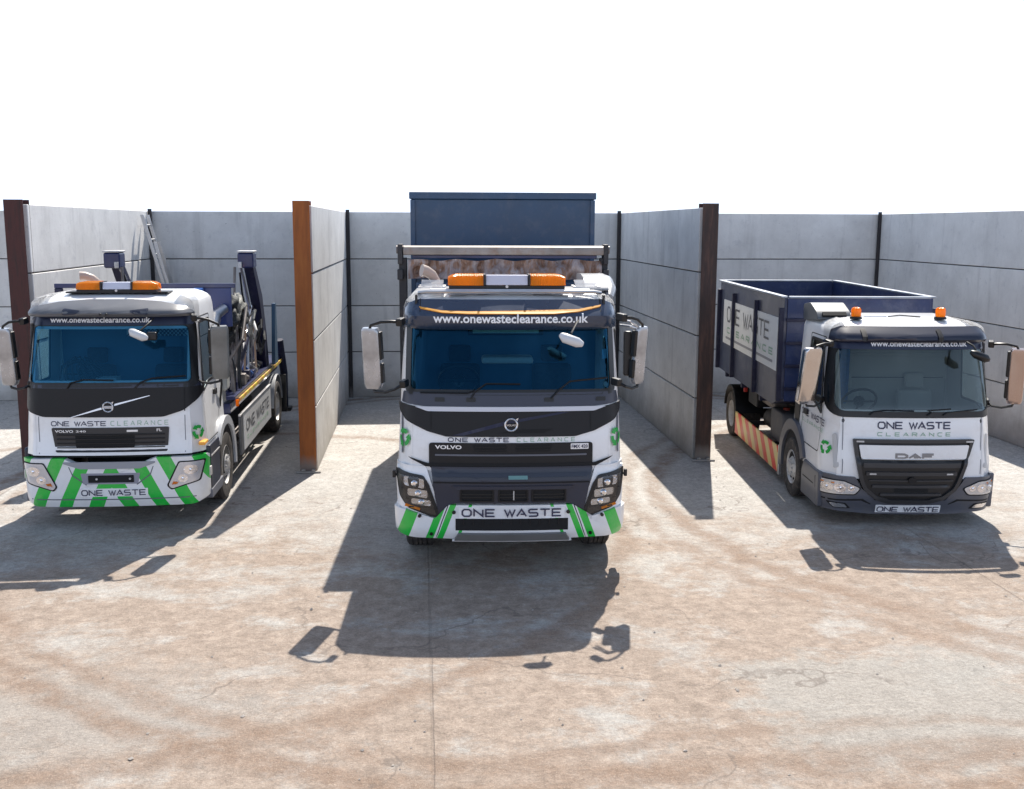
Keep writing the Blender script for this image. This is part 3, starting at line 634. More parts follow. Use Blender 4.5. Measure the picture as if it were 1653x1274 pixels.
for i, (x, y, lab) in enumerate(((-1.765, 15.40, 'rough concrete footing at the base of the orange column'), (4.415, 15.75, 'rough concrete footing at the base of the dark brown column'))):
    f_ = MB(); f_.box(x-.19, x+.19, y-.04, y+.012, .0, .03); f_.box(x-.10, x-.04, y-.035, y+.018, .03, .06); f_.box(x+.05, x+.11, y-.035, y+.018, .03, .06)
    tag(f_.build('column_footing', CONC, None, bev=.015), lab, 'footing')
# ladder leaning in the left bay
ld = thing('ladder', 'grey aluminium extension ladder leaning in the back corner behind the left truck', 'ladder', (-4.62, 21.55, 0))
tx, tz = -1.00, 3.9
for s in (0, .42):
    MB().prism([(-.035, 0), (.035, 0), (tx+.035, tz), (tx-.035, tz)], s, s+.028, 'y').build('rail', ALU, ld, bev=.004)
for s in (.035, .36):
    MB().prism([(tx*.28+.045, tz*.28), (tx*.28+.11, tz*.28), (tx*.86+.11, tz*.86), (tx*.86+.045, tz*.86)], s, s+.026, 'y').build('rail', ALU, ld, bev=.004)
for k in range(13):
    f = (k+.7)/13.4; MB().tube([(tx*f, .02, tz*f), (tx*f, .43, tz*f)], .017, 8).build('rung', ALU, ld)
# loose grit swept against the slabs
gr = MB(); random.seed(3)
for k in range(260):
    x = random.uniform(-6, 8); y = random.uniform(5.2, 13.5) if random.random() < .8 else random.uniform(13, 15); r_ = random.uniform(.006, .016)*(1.8 if random.random() < .06 else 1)
    vs = [(x+r_*random.uniform(.6, 1.3)*dx, y+r_*random.uniform(.6, 1.3)*dy, .001+r_*random.uniform(.5, 1)*dz) for dx, dy, dz in ((1, 0, .3), (0, 1, .3), (-1, 0, .3), (0, -1, .3), (.2, .1, 1.1), (0, 0, -.1))]
    gr.add(vs, [(0, 1, 4), (1, 2, 4), (2, 3, 4), (3, 0, 4), (1, 0, 5), (2, 1, 5), (3, 2, 5), (0, 3, 5)])
tag(gr.build('grit', mat('grit_stone', (.42, .37, .32), .9, var=.3)), 'small stones and grit scattered over the concrete yard', 'grit', kind='stuff')
# ================================================================ MIDDLE TRUCK (tipper/hook loader, high cab)
PC = dict(fy=[(.4,.06),(.5,0),(1.05,0),(1.15,.03),(1.5,.05),(1.95,.12),(2.68,.32),(2.84,.37),(2.90,.42),(2.95,.52),(2.97,.66)],
          hw=[(.4,1.20),(1.0,1.22),(1.9,1.18),(2.84,1.14),(2.90,1.12),(2.95,1.07),(2.97,.96)], b=.10, rx=.22, ry=.30)
T = thing('tipper_truck', 'white truck in the middle bay, orange trim line on its visor, green striped bumper', 'truck', (.90, 10.55, 0), 2.7)
F = fmap(PC); FF = lambda k: (lambda x, z, off=0: F(x, z, off+k))
cab_shell(T, PC, [1.14, 1.3, 1.5, 1.8, 1.95, 2.3, 2.6, 2.84, 2.87, 2.90, 2.925, 2.95, 2.96, 2.97], 2.05, (1.99, 2.645, 1.04), (1.80, 2.58, .55, 1.45))
windscreen(T, PC, [(-1.09, 1.955), (1.09, 1.955), (1.075, 2.685), (-1.075, 2.685)], .07, GLASSC)
for s in (-1, 1): door_side(T, PC, s, .52, 1.50, 1.78, 2.60, GLASSS, 1.2, .04)
interior(T, PC, 1.95, 2.68, 2.03, 1.16, BRONZE, CLOTHC, SEATD, low=1.2)
MB().box(-.46, .46, 1.90, 1.955, 2.38, 2.62).build('rear_window_frame', BLACK, T, bev=.02)
MB().box(-.40, .40, 1.885, 1.899, 2.41, 2.59).build('rear_window', mat('rear_window_pane', (.30, .50, .44), .2), T)
MB().box(-.3, .3, 1.2, 1.5, 2.12, 2.20).build('bunk_bolster', LINING, T, bev=.035)
MB().tube([(1.08, .62, 1.9), (1.05, .52, 2.6)], .02, 8).build('grab_handle', BLACK, T)
# lower front skin behind everything
BK = dict(PC, b=.10); 
decal('front_panel', rect(-1.22, 1.22, .52, 1.20), FF(-.03), WHITE, T, 0, .05, .05)
for s in (-1, 1):   # wing beside the lamps down the sides
    decal('side_panel', rect(front_y(PC, 1.2, .9)-.02, .62, .52, 1.16, .03), smap(PC, s), WHITE, T, .0, .03, .15)
    fender(T, s, .86, 1.225, 1.17, .5, .60, CHAR, 0, 128, .035)
# cowl, light strip, upper dark panel
decal('scuttle_panel', rpoly([(-1.15, 1.84), (-.9, 1.815), (.9, 1.815), (1.15, 1.84), (1.13, 1.96), (-1.13, 1.96)], .02), F, mat('cowl_navy', (.018, .022, .045), .4, coat=.2), T, .012, .012, .06)
up_ = decal('upper_grille_panel', rpoly([(-1.19, 1.83), (-1.165, 1.74), (-1.10, 1.66), (-.88, 1.555), (-.68, 1.502), (.68, 1.502), (.88, 1.555), (1.10, 1.66), (1.165, 1.74), (1.19, 1.83), (.9, 1.805), (-.9, 1.805)], .02, 3), F, CHAR, T, .018, .018, .05)
decal('light_strip', rpoly([(-1.01, 1.812), (-.88, 1.765), (.88, 1.765), (1.01, 1.812)], .02), F, mat('pale_strip', (.62, .63, .68), .35), T, .026, .012, .06, bev=.003)
for s in (-1, 1): decal('panel_gap', rect(s*.84-.006, s*.84+.006, 1.575, 1.76), F, MATTE, T, .0205, 0, 0)
decal('badge_wing', [(-.62, 1.515), (-.50, 1.515), (.0, 1.64), (.62, 1.755), (.50, 1.755), (-.06, 1.665)], F, DBLUE, T, .021, 0, .06)
decal('badge_wing', [(-.12, 1.54), (.34, 1.54), (.44, 1.585), (.0, 1.575)], F, MATTE, T, .0214, 0, .06)
roundel(T, 0, 1.628, .072, FF(0), 'VOLVO', mat('emblem_silver', (.75, .75, .77), .25, metal=.6), CHAR)
strokes('lettering', 'ONE WASTE', -.665, -.02, 1.446, 1.494, .009, F, TNAVY, T, .006)
strokes('lettering', 'CLEARANCE', .06, .68, 1.448, 1.492, .006, F, PGREEN, T, .006, gap=.9)
gp = decal('grille_panel', rpoly([(-.865, 1.17), (.865, 1.17), (.865, 1.437), (-.865, 1.437)], .035), F, CHAR, T, .014, .014, .06)
for a, b in ((-.38, -.05), (.05, .41)):
    decal('vent', rpoly([(a, 1.345), (b, 1.345), (b+(.03 if b > 0 else 0), 1.42), (a-(.03 if a < 0 else 0), 1.42)], .015), F, MATTE, gp, .018, 0, .08)
    for zz in (1.365, 1.395): decal('vent_bar', rect(a, b, zz-.004, zz+.004), F, CHAR, gp, .024, .006, .1)
decal('moulding', rect(-.80, .80, 1.30, 1.318, .008), F, GREYP, gp, .024, .01, .1, bev=.003)
typed('lettering', 'VOLVO', -.80, -.52, 1.372, FF(.017), mat('badge_white', (.8, .8, .8), .3, metal=.3), gp, bold=.03, h=.042)
decal('badge_plate', rect(.63, .82, 1.366, 1.426, .006), F, mat('badge_white', (.8, .8, .8)), gp, .017, .003, 0)
typed('lettering', 'FMX 420', .64, .81, 1.376, FF(.020), TNAVY, gp, h=.038, bold=.012)
for s in (-1, 1): recycle('recycling_mark', .20, 1.47, .095, cmap(PC, s), DGREEN, T, .006, s)
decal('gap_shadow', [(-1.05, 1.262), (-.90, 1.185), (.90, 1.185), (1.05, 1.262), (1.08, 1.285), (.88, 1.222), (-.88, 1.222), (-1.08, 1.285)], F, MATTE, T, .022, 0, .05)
# lower dark radiator panel
lp = decal('lower_grille', rpoly([(-.845, 1.185), (-.80, .85), (-.755, .645), (-.62, .80), (.62, .80), (.755, .645), (.80, .85), (.865, 1.185)], .02, 3), F, NAVYG, T, .03, .03, .05)
decal('ridge', rpoly([(-.80, 1.07), (.80, 1.07), (.81, 1.11), (-.81, 1.11)], .01), F, NAVYG, lp, .055, .025, .08, bev=.008)
decal('ridge', rpoly([(-.82, 1.015), (.83, 1.015), (.825, 1.032), (-.815, 1.032)], .004), F, MATTE, lp, .032, 0, .08)
decal('ridge', rpoly([(-.58, .955), (.62, .955), (.66, .99), (-.62, .99)], .01), F, NAVYG, lp, .05, .02, .08, bev=.006)
decal('name_plate', rect(-.03, .17, 1.055, 1.088, .005), F, mat('plate_green', (.12, .26, .26), .4), lp, .062, .006, 0)
for a, b in ((-.52, -.20), (-.12, .16), (.23, .56)):
    decal('intake', rect(a, b, .835, .945, .012), F, MATTE, lp, .034, 0, 0)
    decal('intake_frame', rect(a-.02, b+.02, .82, .96, .015), F, CHAR, lp, .05, .02, 0, hole=rect(a, b, .837, .943, .012), bev=.004)
    for zz in (.868, .90): decal('intake_bar', rect(a, b, zz-.005, zz+.005), F, BLACK, lp, .042, .008, 0)
decal('intake_bar', rect(.02, .032, .84, .94), F, RIM, lp, .046, .01, 0)
# bumper with chevrons
def stripes(name, bands, c0=(.78, .79, .80), c1=(.008, .50, .05), cx=0, slope=.55):
    """bands: list of (start,end) of |x-cx|+slope*(z) green; painted livery pattern"""
    m = bpy.data.materials.new(name); m.use_nodes = True; t = m.node_tree; b = t.nodes['Principled BSDF']; n = t.nodes; l = t.links
    tc = n.new('ShaderNodeTexCoord'); se = n.new('ShaderNodeSeparateXYZ'); l.new(tc.outputs['Object'], se.inputs[0])
    def M_(op, a, b_=None, c=None):
        x = n.new('ShaderNodeMath'); x.operation = op
        for i, q in enumerate((a, b_, c)):
            if q is None: continue
            if isinstance(q, (int, float)): x.inputs[i].default_value = q
            else: l.new(q, x.inputs[i])
        return x.outputs[0]
    s = M_('MULTIPLY_ADD', se.outputs[2], slope, M_('ABSOLUTE', M_('SUBTRACT', se.outputs[0], cx))); tot = None
    for a, e in bands:
        q = M_('MULTIPLY', M_('GREATER_THAN', s, a), M_('LESS_THAN', s, e)); tot = q if tot is None else M_('MAXIMUM', tot, q)
    mx = n.new('ShaderNodeMix'); mx.data_type = 'RGBA'; mx.inputs[6].default_value = (*c0, 1); mx.inputs[7].default_value = (*c1, 1); l.new(tot, mx.inputs[0])
    nz = n.new('ShaderNodeTexNoise'); nz.inputs['Scale'].default_value = 3; nz.inputs['Detail'].default_value = 9; nz.inputs['Roughness'].default_value = .7; l.new(tc.outputs['Object'], nz.inputs['Vector'])
    mr = n.new('ShaderNodeMapRange'); mr.inputs[1].default_value = .5; mr.inputs[2].default_value = .75; mr.inputs[4].default_value = .3; l.new(nz.outputs[0], mr.inputs[0])
    m2 = n.new('ShaderNodeMix'); m2.data_type = 'RGBA'; m2.inputs[7].default_value = (.45, .42, .36, 1); l.new(mx.outputs[2], m2.inputs[6]); l.new(mr.outputs[0], m2.inputs[0])
    l.new(m2.outputs[2], b.inputs['Base Color']); b.inputs['Roughness'].default_value = .35; b.inputs['Coat Weight'].default_value = .4; return m
STC = stripes('bumper_stripes', [(.71, .745), (.88, .945), (.985, 1.065), (1.25, 1.39)], slope=.38)
bp = decal('bumper', rpoly([(-1.22, .44), (-.60, .43), (-.60, .53), (.60, .53), (.60, .43), (1.22, .44), (1.22, .70), (1.10, .72), (.80, .635), (.66, .785), (-.66, .785), (-.80, .635), (-1.10, .72), (-1.22, .70)], .015, 3), F, STC, T, .05, .08, .05, bev=.01)
for s in (-1, 1):
    decal('bumper_end', rect(.32, .60, .45, .70, .03), smap(PC, s), STC, T, .03, .05, .15, bev=.01)
    decal('lamp_guard', rpoly([(s*1.235, .72), (s*1.235, 1.19), (s*.90, 1.19), (s*.72, .64), (s*.80, .60), (s*1.10, .71)], .02, 3), F, WHITE, T, .014, .02, .05)
    hl = decal('headlight', rpoly([(s*1.205, 1.13), (s*.925, 1.085), (s*.865, 1.0), (s*.745, .64), (s*.84, .65), (s*1.08, .74), (s*1.16, .85)], .025, 4), F, BLACK, T, .032, .03, .05, bev=.004)
    decal('lens', rpoly([(s*1.16, 1.085), (s*.95, 1.06), (s*.895, .985), (s*.785, .675), (s*.845, .68), (s*1.06, .765), (s*1.13, .86)], .02, 4), F, LENS, hl, .052, 0, .08)
    for (xa, xb, za, zb_, sl) in ((.915, 1.11, .955, 1.05, -.03), (.88, 1.075, .85, .935, -.03), (.845, 1.04, .765, .83, -.02)):
        q = decal('reflector', rpoly([(s*xa, za), (s*xb, za-sl*.3+.02), (s*xb, zb_+.02), (s*xa, zb_)], .02, 3), F, REFLD, hl, .040, .004, 0)
        cxx = (xa+xb)/2; c = F(s*cxx, (za+zb_)/2+.01, .045); MB().lathe([(-.012, 0), (-.012, .018), (0, .034), (.012, .036)], c, 'y', 16).build('lamp_bulb', REFL, hl)
        decal('lamp_bar', rect(min(s*(xa-.01), s*(xb+.02)), max(s*(xa-.01), s*(xb+.02)), za-.016, za-.004), F, CHAR, hl, .046, .006, 0)
    decal('indicator', rpoly([(s*1.10, .755), (s*.96, .72), (s*.955, .745), (s*1.09, .785)], .004), F, AMBER, hl, .046, .004, 0)
    MB().tube([F(s*.96, .665, .05), F(s*.96, .665, .075)], .018, 12).build('sensor', BLACK, bp); MB().tube([F(s*.84, .49, .05), F(s*.84, .49, .068)], .018, 12).build('bolt', BLACK, bp)
    MB().tube([F(s*.60, .71, .05), F(s*.60, .71, .068)], .02, 12).build('bolt', BLACK, bp)
    MB().tube([(s*1.20, .30, 1.04), (s*1.24, .28, 1.05)], .014, 8).build('marker_bracket', BLACK, T)
    MB().box(s*1.25-.018, s*1.25+.018, .25, .29, 1.02, 1.10).build('side_marker', BLACK, T, bev=.008)
    b2 = decal('door_edge', rect(s*1.155-.008, s*1.155+.008, 1.3, 1.78), F, GREYP, T, .003, 0, .1)
decal('name_board', rect(-.55, .56, .645, .765, .008), F, WHITE, T, .062, .010, 0)
strokes('lettering', 'ONE WASTE', -.52, .53, .662, .752, .0165, FF(.062), TNAVY, T, .004, gap=.35)
sl_ = decal('slot', rect(-.585, .60, .515, .64), F, MATTE, T, .0535, 0, .08)
for k in range(11): decal('slot_bar', rect(-.5+k*.1-.006, -.5+k*.1+.006, .575, .64), F, CHAR, sl_, .060, .006, 0)
decal('step_lip', rpoly([(-.60, .435), (.62, .435), (.58, .50), (-.56, .50)], .01), F, mat('lip_silver', (.20, .20, .20), .35, metal=.3, var=.1), T, .085, .07, .1, bev=.012)
decal('valance', rect(-.62, .64, .39, .425), F, WHITE, T, .075, .05, .1, bev=.006)
for s in (-1, 1):
    decal('bumper_seam', [(s*.655, .785), (s*.665, .785), (s*.81, .40), (s*.80, .40)], F, MATTE, T, .0515, 0, .1)
# sun visor
VC = dict(fy=[(2.61,.24),(2.635,.20),(2.70,.165),(2.775,.16),(2.80,.20),(2.93,.36)], hw=[(2.6,1.16),(2.93,1.12)], b=.13, rx=.16, ry=.24)
FV = fmap(VC); vis = decal('sun_visor', rpoly([(-1.16, 2.635), (-.9, 2.612), (.9, 2.612), (1.16, 2.635), (1.14, 2.86), (.98, 2.925), (-.98, 2.925), (-1.14, 2.86)], .03, 3), FV, mat('visor_blue_grey', (.02, .035, .07), .25, coat=.5, var=.08), T, 0, .02, .04, bev=.004)
decal('trim_strip', rpoly([(-.965, 2.845), (-.95, 2.828), (-.72, 2.79), (-.45, 2.782), (.45, 2.782), (.72, 2.80), (.95, 2.845), (.965, 2.862), (.72, 2.822), (.45, 2.802), (-.45, 2.802), (-.72, 2.808)], 0), FV, ORANGE, vis, .012, .012, .05)
typed('lettering', 'www.onewasteclearance.co.uk', -.815, .815, 2.695, FV, TWHITE, vis, .004, bold=.022)
for s in (-1, 1):
    MB().box(s*1.0-.012, s*1.0+.012, .40, .47, 2.86, 2.97).build('visor_bracket', BLACK, T); decal('visor_seam', rect(s*.955-.004, s*.955+.004, 2.80, 2.93), FV, MATTE, vis, .0015, 0, 0)
# roof furniture
rf = MB(); rf.tube([(-.98, .50, 2.985), (-.9, .47, 3.0), (.9, .47, 3.0), (.98, .50, 2.985)], .022, 10); rf.build('roof_bar', ALU, T)
MB().box(-.86, .86, .50, .60, 3.005, 3.03).build('light_bar_rail', ALU, T, bev=.008)
for x in (-.56, .56): MB().box(x-.08, x+.08, .50, .62, 2.975, 3.004).build('rail_foot', BLACK, T, bev=.006)
for x, r_ in ((-.30, .05), (.32, .06), (.42, .05)):
    MB().lathe([(2.972, r_*1.3), (2.985, r_*1.3), (2.99, r_), (3.0, r_), (3.0, 0)], (x, .60, 0), 'z', 16).build('roof_cap', ALU, T)
lightbar(T, -.665, .60, .50, 3.065, 3.185)
for s in (-1, 1):
    g = MB(); 
    for k in range(6): g.box(s*.72+(0 if s > 0 else -.24), s*.72+(.24 if s > 0 else 0), .60+k*.05, .63+k*.05, 3.035+k*.012, 3.045+k*.012)
    g.box(s*.71-.015, s*.71+.015, .58, .92, 3.03, 3.05); g.box(s*.97-.015, s*.97+.015, .58, .92, 3.03, 3.05); g.build('roof_step', ALU, T)
hn = MB(); hn.tube([(-.80, .95, 2.99), (-.81, .93, 3.09), (-.85, .90, 3.16), (-.91, .87, 3.20), (-.96, .85, 3.21)], [.05, .052, .055, .06, .07], 14); hn.build('air_horn', mat('horn_cream', (.42, .34, .29), .4), T, smooth=60)
it = MB(); it.prism(rpoly([(.95, 2.98), (2.0, 2.98), (2.0, 3.13), (1.5, 3.15), (1.15, 3.11)], .06), .86, 1.13); it.build('air_intake', mat('intake_silver', (.26, .27, .29), .35, coat=.4), T, bev=.05)
io = MB(); io.tube([(1.13, 1.9, 3.05), (1.16, 1.5, 3.04), (1.16, 1.15, 2.98), (1.13, .98, 2.90)], [.09, .09, .075, .05], 12); io.build('intake_duct', mat('intake_silver', (.5, .5, .5)), T)
# mirrors
mirror(T, -1.47, .16, 1.99, 2.64, .20, -1, armx=1.15, armz=(.05, .06), tilt=6, yaw=-20)
mirror(T, 1.39, .16, 2.04, 2.65, .15, 1, armx=1.15, armz=(.02, .10), tilt=5, yaw=35)
MB().prism(rpoly([(1.20, 2.12), (1.29, 2.12), (1.29, 2.60), (1.20, 2.60)], .03), .22, .30, 'y').build('mirror_back', BLACK, T, bev=.02)
for a in ((1.14, .3, 2.72), (1.16, .28, 2.66)):
    tube('mirror_arm', [a, (1.25, .14, 2.66+(a[2]-2.66)*.8), (1.38, .16, 2.62)], .014, ALU, T, 8)
fm = MB(); fm.tube([(.50, -.16, 2.60), (.53, -.20, 2.575), (.66, -.22, 2.53), (.71, -.20, 2.51)], [.03, .052, .052, .03], 14); q = fm.build('front_mirror', mat('mirror_white', (.62, .63, .64), .4), T, smooth=60)
tube('front_mirror_arm', [(.70, .12, 2.72), (.66, -.05, 2.70), (.60, -.18, 2.62), (.59, -.19, 2.58)], .012, BLACK, q, 8)
wiper(T, PC, [(-.42, 1.90), (-.38, 1.97), (-.26, 2.05), (.10, 2.045)]); wiper(T, PC, [(.42, 1.90), (.50, 1.98), (.62, 2.07), (1.02, 2.10)]); wiper(T, PC, [(-.95, 1.955), (-.45, 1.955), (-.38, 1.985)])
for x in (-.42, .40, .95, -.75): decal('washer_cover', rect(x-.05, x+.05, 1.865, 1.91, .01), F, BLACK, T, .02, .01, 0)
decal('tax_sticker', ell(1.02, 2.035, .028, .028, 14), F, mat('sticker', (.75, .70, .72), .5), T, .002-.012, 0, 0); decal('toll_tag', rect(.985, 1.04, 2.30, 2.40, .01), F, mat('tag_blue', (.25, .45, .6), .5), T, -.012, 0, 0)
# wheels, chassis
for s in (-1, 1):
    wheel(T, s*1.01, 1.17, .5, .32, s, front=True)
    for yy in (5.0, 6.4): wheel(T, s*.94, yy, .5, .56, s)
MB().box(-.45, -.37, .5, 7.6, .75, 1.0).build('chassis_rail', CHASS, T); MB().box(.37, .45, .5, 7.6, .75, 1.0).build('chassis_rail', CHASS, T)
MB().tube([(-1, 1.17, .5), (1, 1.17, .5)], .07).build('axle', CHASS, T); MB().box(-.5, .5, .5, 2.4, .62, 1.15).build('engine', MATTE, T, bev=.04)
for s in (-1, 1):
    for y0, y1 in ((2.3, 3.1), (3.2, 4.0)): MB().box(s*.8-.33, s*.8+.33, y0, y1, .45, 1.0).build('fuel_tank', ALU if s < 0 else CHASS, T, bev=.06)
    MB().box(s*1.2-.02, s*1.2+.02, 2.3, 4.2, .45, .95).build('side_guard', WHITE, T, bev=.01)
# sheeting gantry behind the cab
MB().box(-1.32, -1.22, 2.42, 2.52, 1.0, 3.30).build('gantry_post', CHASS, T, bev=.01); MB().box(1.20, 1.30, 2.42, 2.52, 1.0, 3.30).build('gantry_post', CHASS, T, bev=.01)
MB().box(-1.1, 1.1, 2.30, 2.36, 1.1, 3.0).build('bulkhead', CBLUE, T, bev=.01)
bm_ = MB(); bm_.prism(rpoly([(2.36, 3.335), (2.56, 3.335), (2.56, 3.43), (2.52, 3.45), (2.40, 3.45), (2.36, 3.43)], .015, 2), -1.26, 1.24); bm_.build('sheet_roller_box', mat('roller_box', (.24, .215, .20), .45, metal=.3, var=.3, dirt=(.20, .12, .08), dscale=7, damt=.7), T, bev=.008)
MB().box(-1.15, 1.16, 2.42, 2.50, 3.295, 3.333).build('roller_beam', NAVY, T, bev=.006)
for x in (-1.30, 1.27):
    MB().box(x-.03, x+.03, 2.36, 2.60, 3.22, 3.47).build('end_bracket', CHASS, T, bev=.012); MB().lathe([(x-.05, 0), (x-.05, .05), (x+.05, .05), (x+.05, 0)], (0, 2.46, 3.40), 'x', 16).build('roller_cap', STEEL, T)
    MB().box(x-.035, x+.035, 2.33, 2.50, 3.03, 3.16).build('hinge_block', CHASS, T, bev=.01)
random.seed(11); cl = MB(); nx, nz = 90, 14; vs = []
ph = [random.uniform(0, 6.28) for _ in range(6)]
for i in range(nx+1):
    x = -1.20+2.42*i/nx
    for k in range(nz+1):
        v = k/nz; y = 2.40+.045*math.sin(x*9+ph[0]+v*2)+.035*math.sin(x*23+ph[1]-v*3)+.02*math.sin(x*41+ph[2]+v*5)+.03*math.sin(v*6+x*2)
        vs.append((x, y-.05*v, 3.275+.012*math.sin(x*13+ph[3])*(1-v)-v*.235+.008*math.sin(x*5)*v))
cl.add(vs, [(i*(nz+1)+k, (i+1)*(nz+1)+k, (i+1)*(nz+1)+k+1, i*(nz+1)+k+1) for i in range(nx) for k in range(nz)])
def tarp_mat():
    m = bpy.data.materials.new('creased_tarpaulin'); m.use_nodes = True; t = m.node_tree; b = t.nodes['Principled BSDF']; n = t.nodes; l = t.links
    tc = n.new('ShaderNodeTexCoord'); mp = n.new('ShaderNodeMapping'); mp.inputs['Scale'].default_value = (9, 9, 1.4); l.new(tc.outputs['Object'], mp.inputs[0])
    a = n.new('ShaderNodeTexNoise'); a.inputs['Scale'].default_value = 1.0; a.inputs['Detail'].default_value = 8; a.inputs['Roughness'].default_value = .7; l.new(mp.outputs[0], a.inputs['Vector'])
    r = n.new('ShaderNodeValToRGB'); e = r.color_ramp.elements; e[0].position = .34; e[0].color = (.07, .05, .05, 1); e[1].position = .68; e[1].color = (.46, .38, .34, 1)
    q = r.color_ramp.elements.new(.46); q.color = (.26, .15, .10, 1); q = r.color_ramp.elements.new(.55); q.color = (.30, .25, .25, 1)
    l.new(a.outputs[0], r.inputs[0]); l.new(r.outputs[0], b.inputs['Base Color']); b.inputs['Roughness'].default_value = .45
    bu = n.new('ShaderNodeBump'); bu.inputs['Strength'].default_value = .6; bu.inputs['Distance'].default_value = .03; l.new(a.outputs[0], bu.inputs['Height']); l.new(bu.outputs[0], b.inputs['Normal']); return m
cl.build('rolled_tarpaulin', tarp_mat(), T, smooth=80)
# tall blue container
K = thing('tall_container', 'tall closed dark blue container behind the middle truck cab, rising above the walls', 'container', (.90+3.15*math.sin(R(2.7)), 10.55+3.15*math.cos(R(2.7)), 0), 2.7)
MB().box(-1.20, 1.20, 0, 5.2, 1.25, 4.04).build('container_body', CBLUE, K, bev=.012)
rm = MB(); rm.box(-1.225, 1.225, -.035, .03, 4.04, 4.13); rm.box(-1.225, -1.16, .031, 5.2, 4.04, 4.13); rm.box(1.16, 1.225, .031, 5.2, 4.04, 4.13); rm.build('top_rim', CBLUE, K, bev=.01)
for s in (-1, 1):
    MB().box(s*1.18-.03, s*1.18+.03, -.03, .0, 1.3, 4.03).build('corner_post', CBLUE, K, bev=.006)
MB().box(-.5, .5, -.02, 5.2, 1.02, 1.24).build('skid_frame', CHASS, K)
# ================================================================ RIGHT TRUCK
PR_ = dict(fy=[(.2,.05),(.35,0),(.8,0),(.85,.03),(1.2,.05),(1.45,.08),(2.25,.28),(2.38,.33),(2.44,.39),(2.48,.47),(2.51,.60),(2.54,.85)],
           hw=[(.2,1.08),(.8,1.08),(1.4,1.04),(2.38,.98),(2.44,.96),(2.48,.92),(2.51,.86),(2.54,.76)], b=.10, rx=.24, ry=.30)
T = thing('skip_truck', 'white truck on the right with two amber beacons, black grille and dark bumper', 'truck', (6.03, 12.0, 0), 5)
F = fmap(PR_); FF = lambda k: (lambda x, z, off=0: F(x, z, off+k)); P = PR_
cab_shell(T, P, [.60, .8, 1.0, 1.2, 1.4, 1.8, 2.2, 2.38, 2.41, 2.44, 2.46, 2.48, 2.495, 2.51, 2.525, 2.54], 1.62, (1.46, 2.22, .88), (1.47, 2.25, .48, 1.12))
windscreen(T, P, [(-1.005, 1.385), (1.03, 1.385), (.975, 2.27), (-.965, 2.27)], .16, GLASSR, border=.055)
for s in (-1, 1): door_side(T, P, s, .42, 1.18, 1.44, 2.27, GLASSS, .86, .10)
interior(T, P, 1.42, 2.25, 1.60, 1.02, BRONZE, LINING, LINING, low=.7)
MB().box(-.92, .92, 1.500, 1.512, 1.66, 1.672).build('lining_seam', BRONZE, T); MB().box(-.92, .92, 1.48, 1.512, 1.96, 2.0).build('lining_rail', LINING, T, bev=.01)
MB().box(-.90, -.42, 1.30, 1.49, 1.30, 2.10).build('blue_curtain', SEATB, T, bev=.05)
for s in (-1, 1):   # scuttle and wipers at screen base
    wiper(T, P, [(s*.1+.25, 1.40), (s*.1+.30, 1.43), (s*.28+.45, 1.455), (s*.28+.72, 1.47)])
wiper(T, P, [(-.55, 1.40), (-.5, 1.44), (-.35, 1.455), (-.02, 1.45)])
strokes('lettering', 'ONE WASTE', -.45, .46, 1.225, 1.318, .017, F, TNAVY, T, .004, gap=.3)
strokes('lettering', 'CLEARANCE', -.45, .46, 1.137, 1.187, .009, F, PGREEN, T, .004, gap=.9)
recycle('recycling_mark', .26, .955, .085, cmap(P, -1), DGREEN, T, .006, -1)
hexa = [(-.745, 1.10), (.745, 1.10), (.66, .80), (.59, .58), (.54, .47), (.40, .36), (.20, .315), (-.30, .315), (-.47, .36), (-.60, .47), (-.65, .58), (-.70, .80)]
gr_ = decal('grille', rpoly(hexa, .02, 3), F, BLACK, T, .022, .03, .05)
inh = [((x+.025)*.93-.025, .69+(z-.69)*.90) for x, z in hexa]
decal('grille_frame', rpoly(hexa, .02, 3), F, mat('grille_frame', (.03, .03, .032), .35), gr_, .055, .035, .05, hole=rpoly(inh, .02, 3), bev=.006)
decal('grille_face', rpoly([(-.635, .83), (.635, .83), (.675, 1.03), (-.675, 1.03)], .02), F, WHITE, gr_, .06, .03, .08, bev=.006)
strokes('lettering', 'DAF', -.24, .24, .858, .935, .027, FF(.060), mat('badge_grey', (.22, .22, .23), .3, metal=.5), gr_, .004, gap=.25)
for za, zb_, hw_ in ((.755, .80, .60), (.655, .70, .56), (.585, .60, .52), (.50, .535, .48), (.40, .43, .38)):
    decal('slat', rect(-hw_-.02, hw_-.03, za, zb_, .01), F, mat('slat_dark', (.03, .031, .035), .38), gr_, .05, .03, .08, bev=.006)
decal('intake', rect(-.23, .19, .44, .495, .01), F, MATTE, gr_, .026, 0, 0); decal('sensor', ell(-.02, .60, .05, .04, 16), F, CHAR, gr_, .06, .02, 0)
for x in (-.50, .44): decal('marker_chip', rect(x-.04, x+.04, .667, .685, .005), F, RIM, gr_, .056, .006, 0)
for x in (-.66, .68): decal('marker_chip', rect(x-.045, x+.045, 1.062, 1.082, .005), F, RIM, gr_, .060, .006, 0)
BG = mat('bumper_blue_grey', (.075, .08, .10), .42, coat=.2, var=.1, dirt=(.14, .13, .11), dscale=5, damt=.35)
bp = decal('bumper', rpoly([(-1.08, .19), (-.5, .15), (.5, .15), (1.08, .19), (1.08, .62), (.66, .625), (.57, .49), (.40, .33), (-.44, .33), (-.63, .49), (-.70, .625), (-1.08, .64)], .02, 3), F, BG, T, .03, .10, .05, bev=.01)
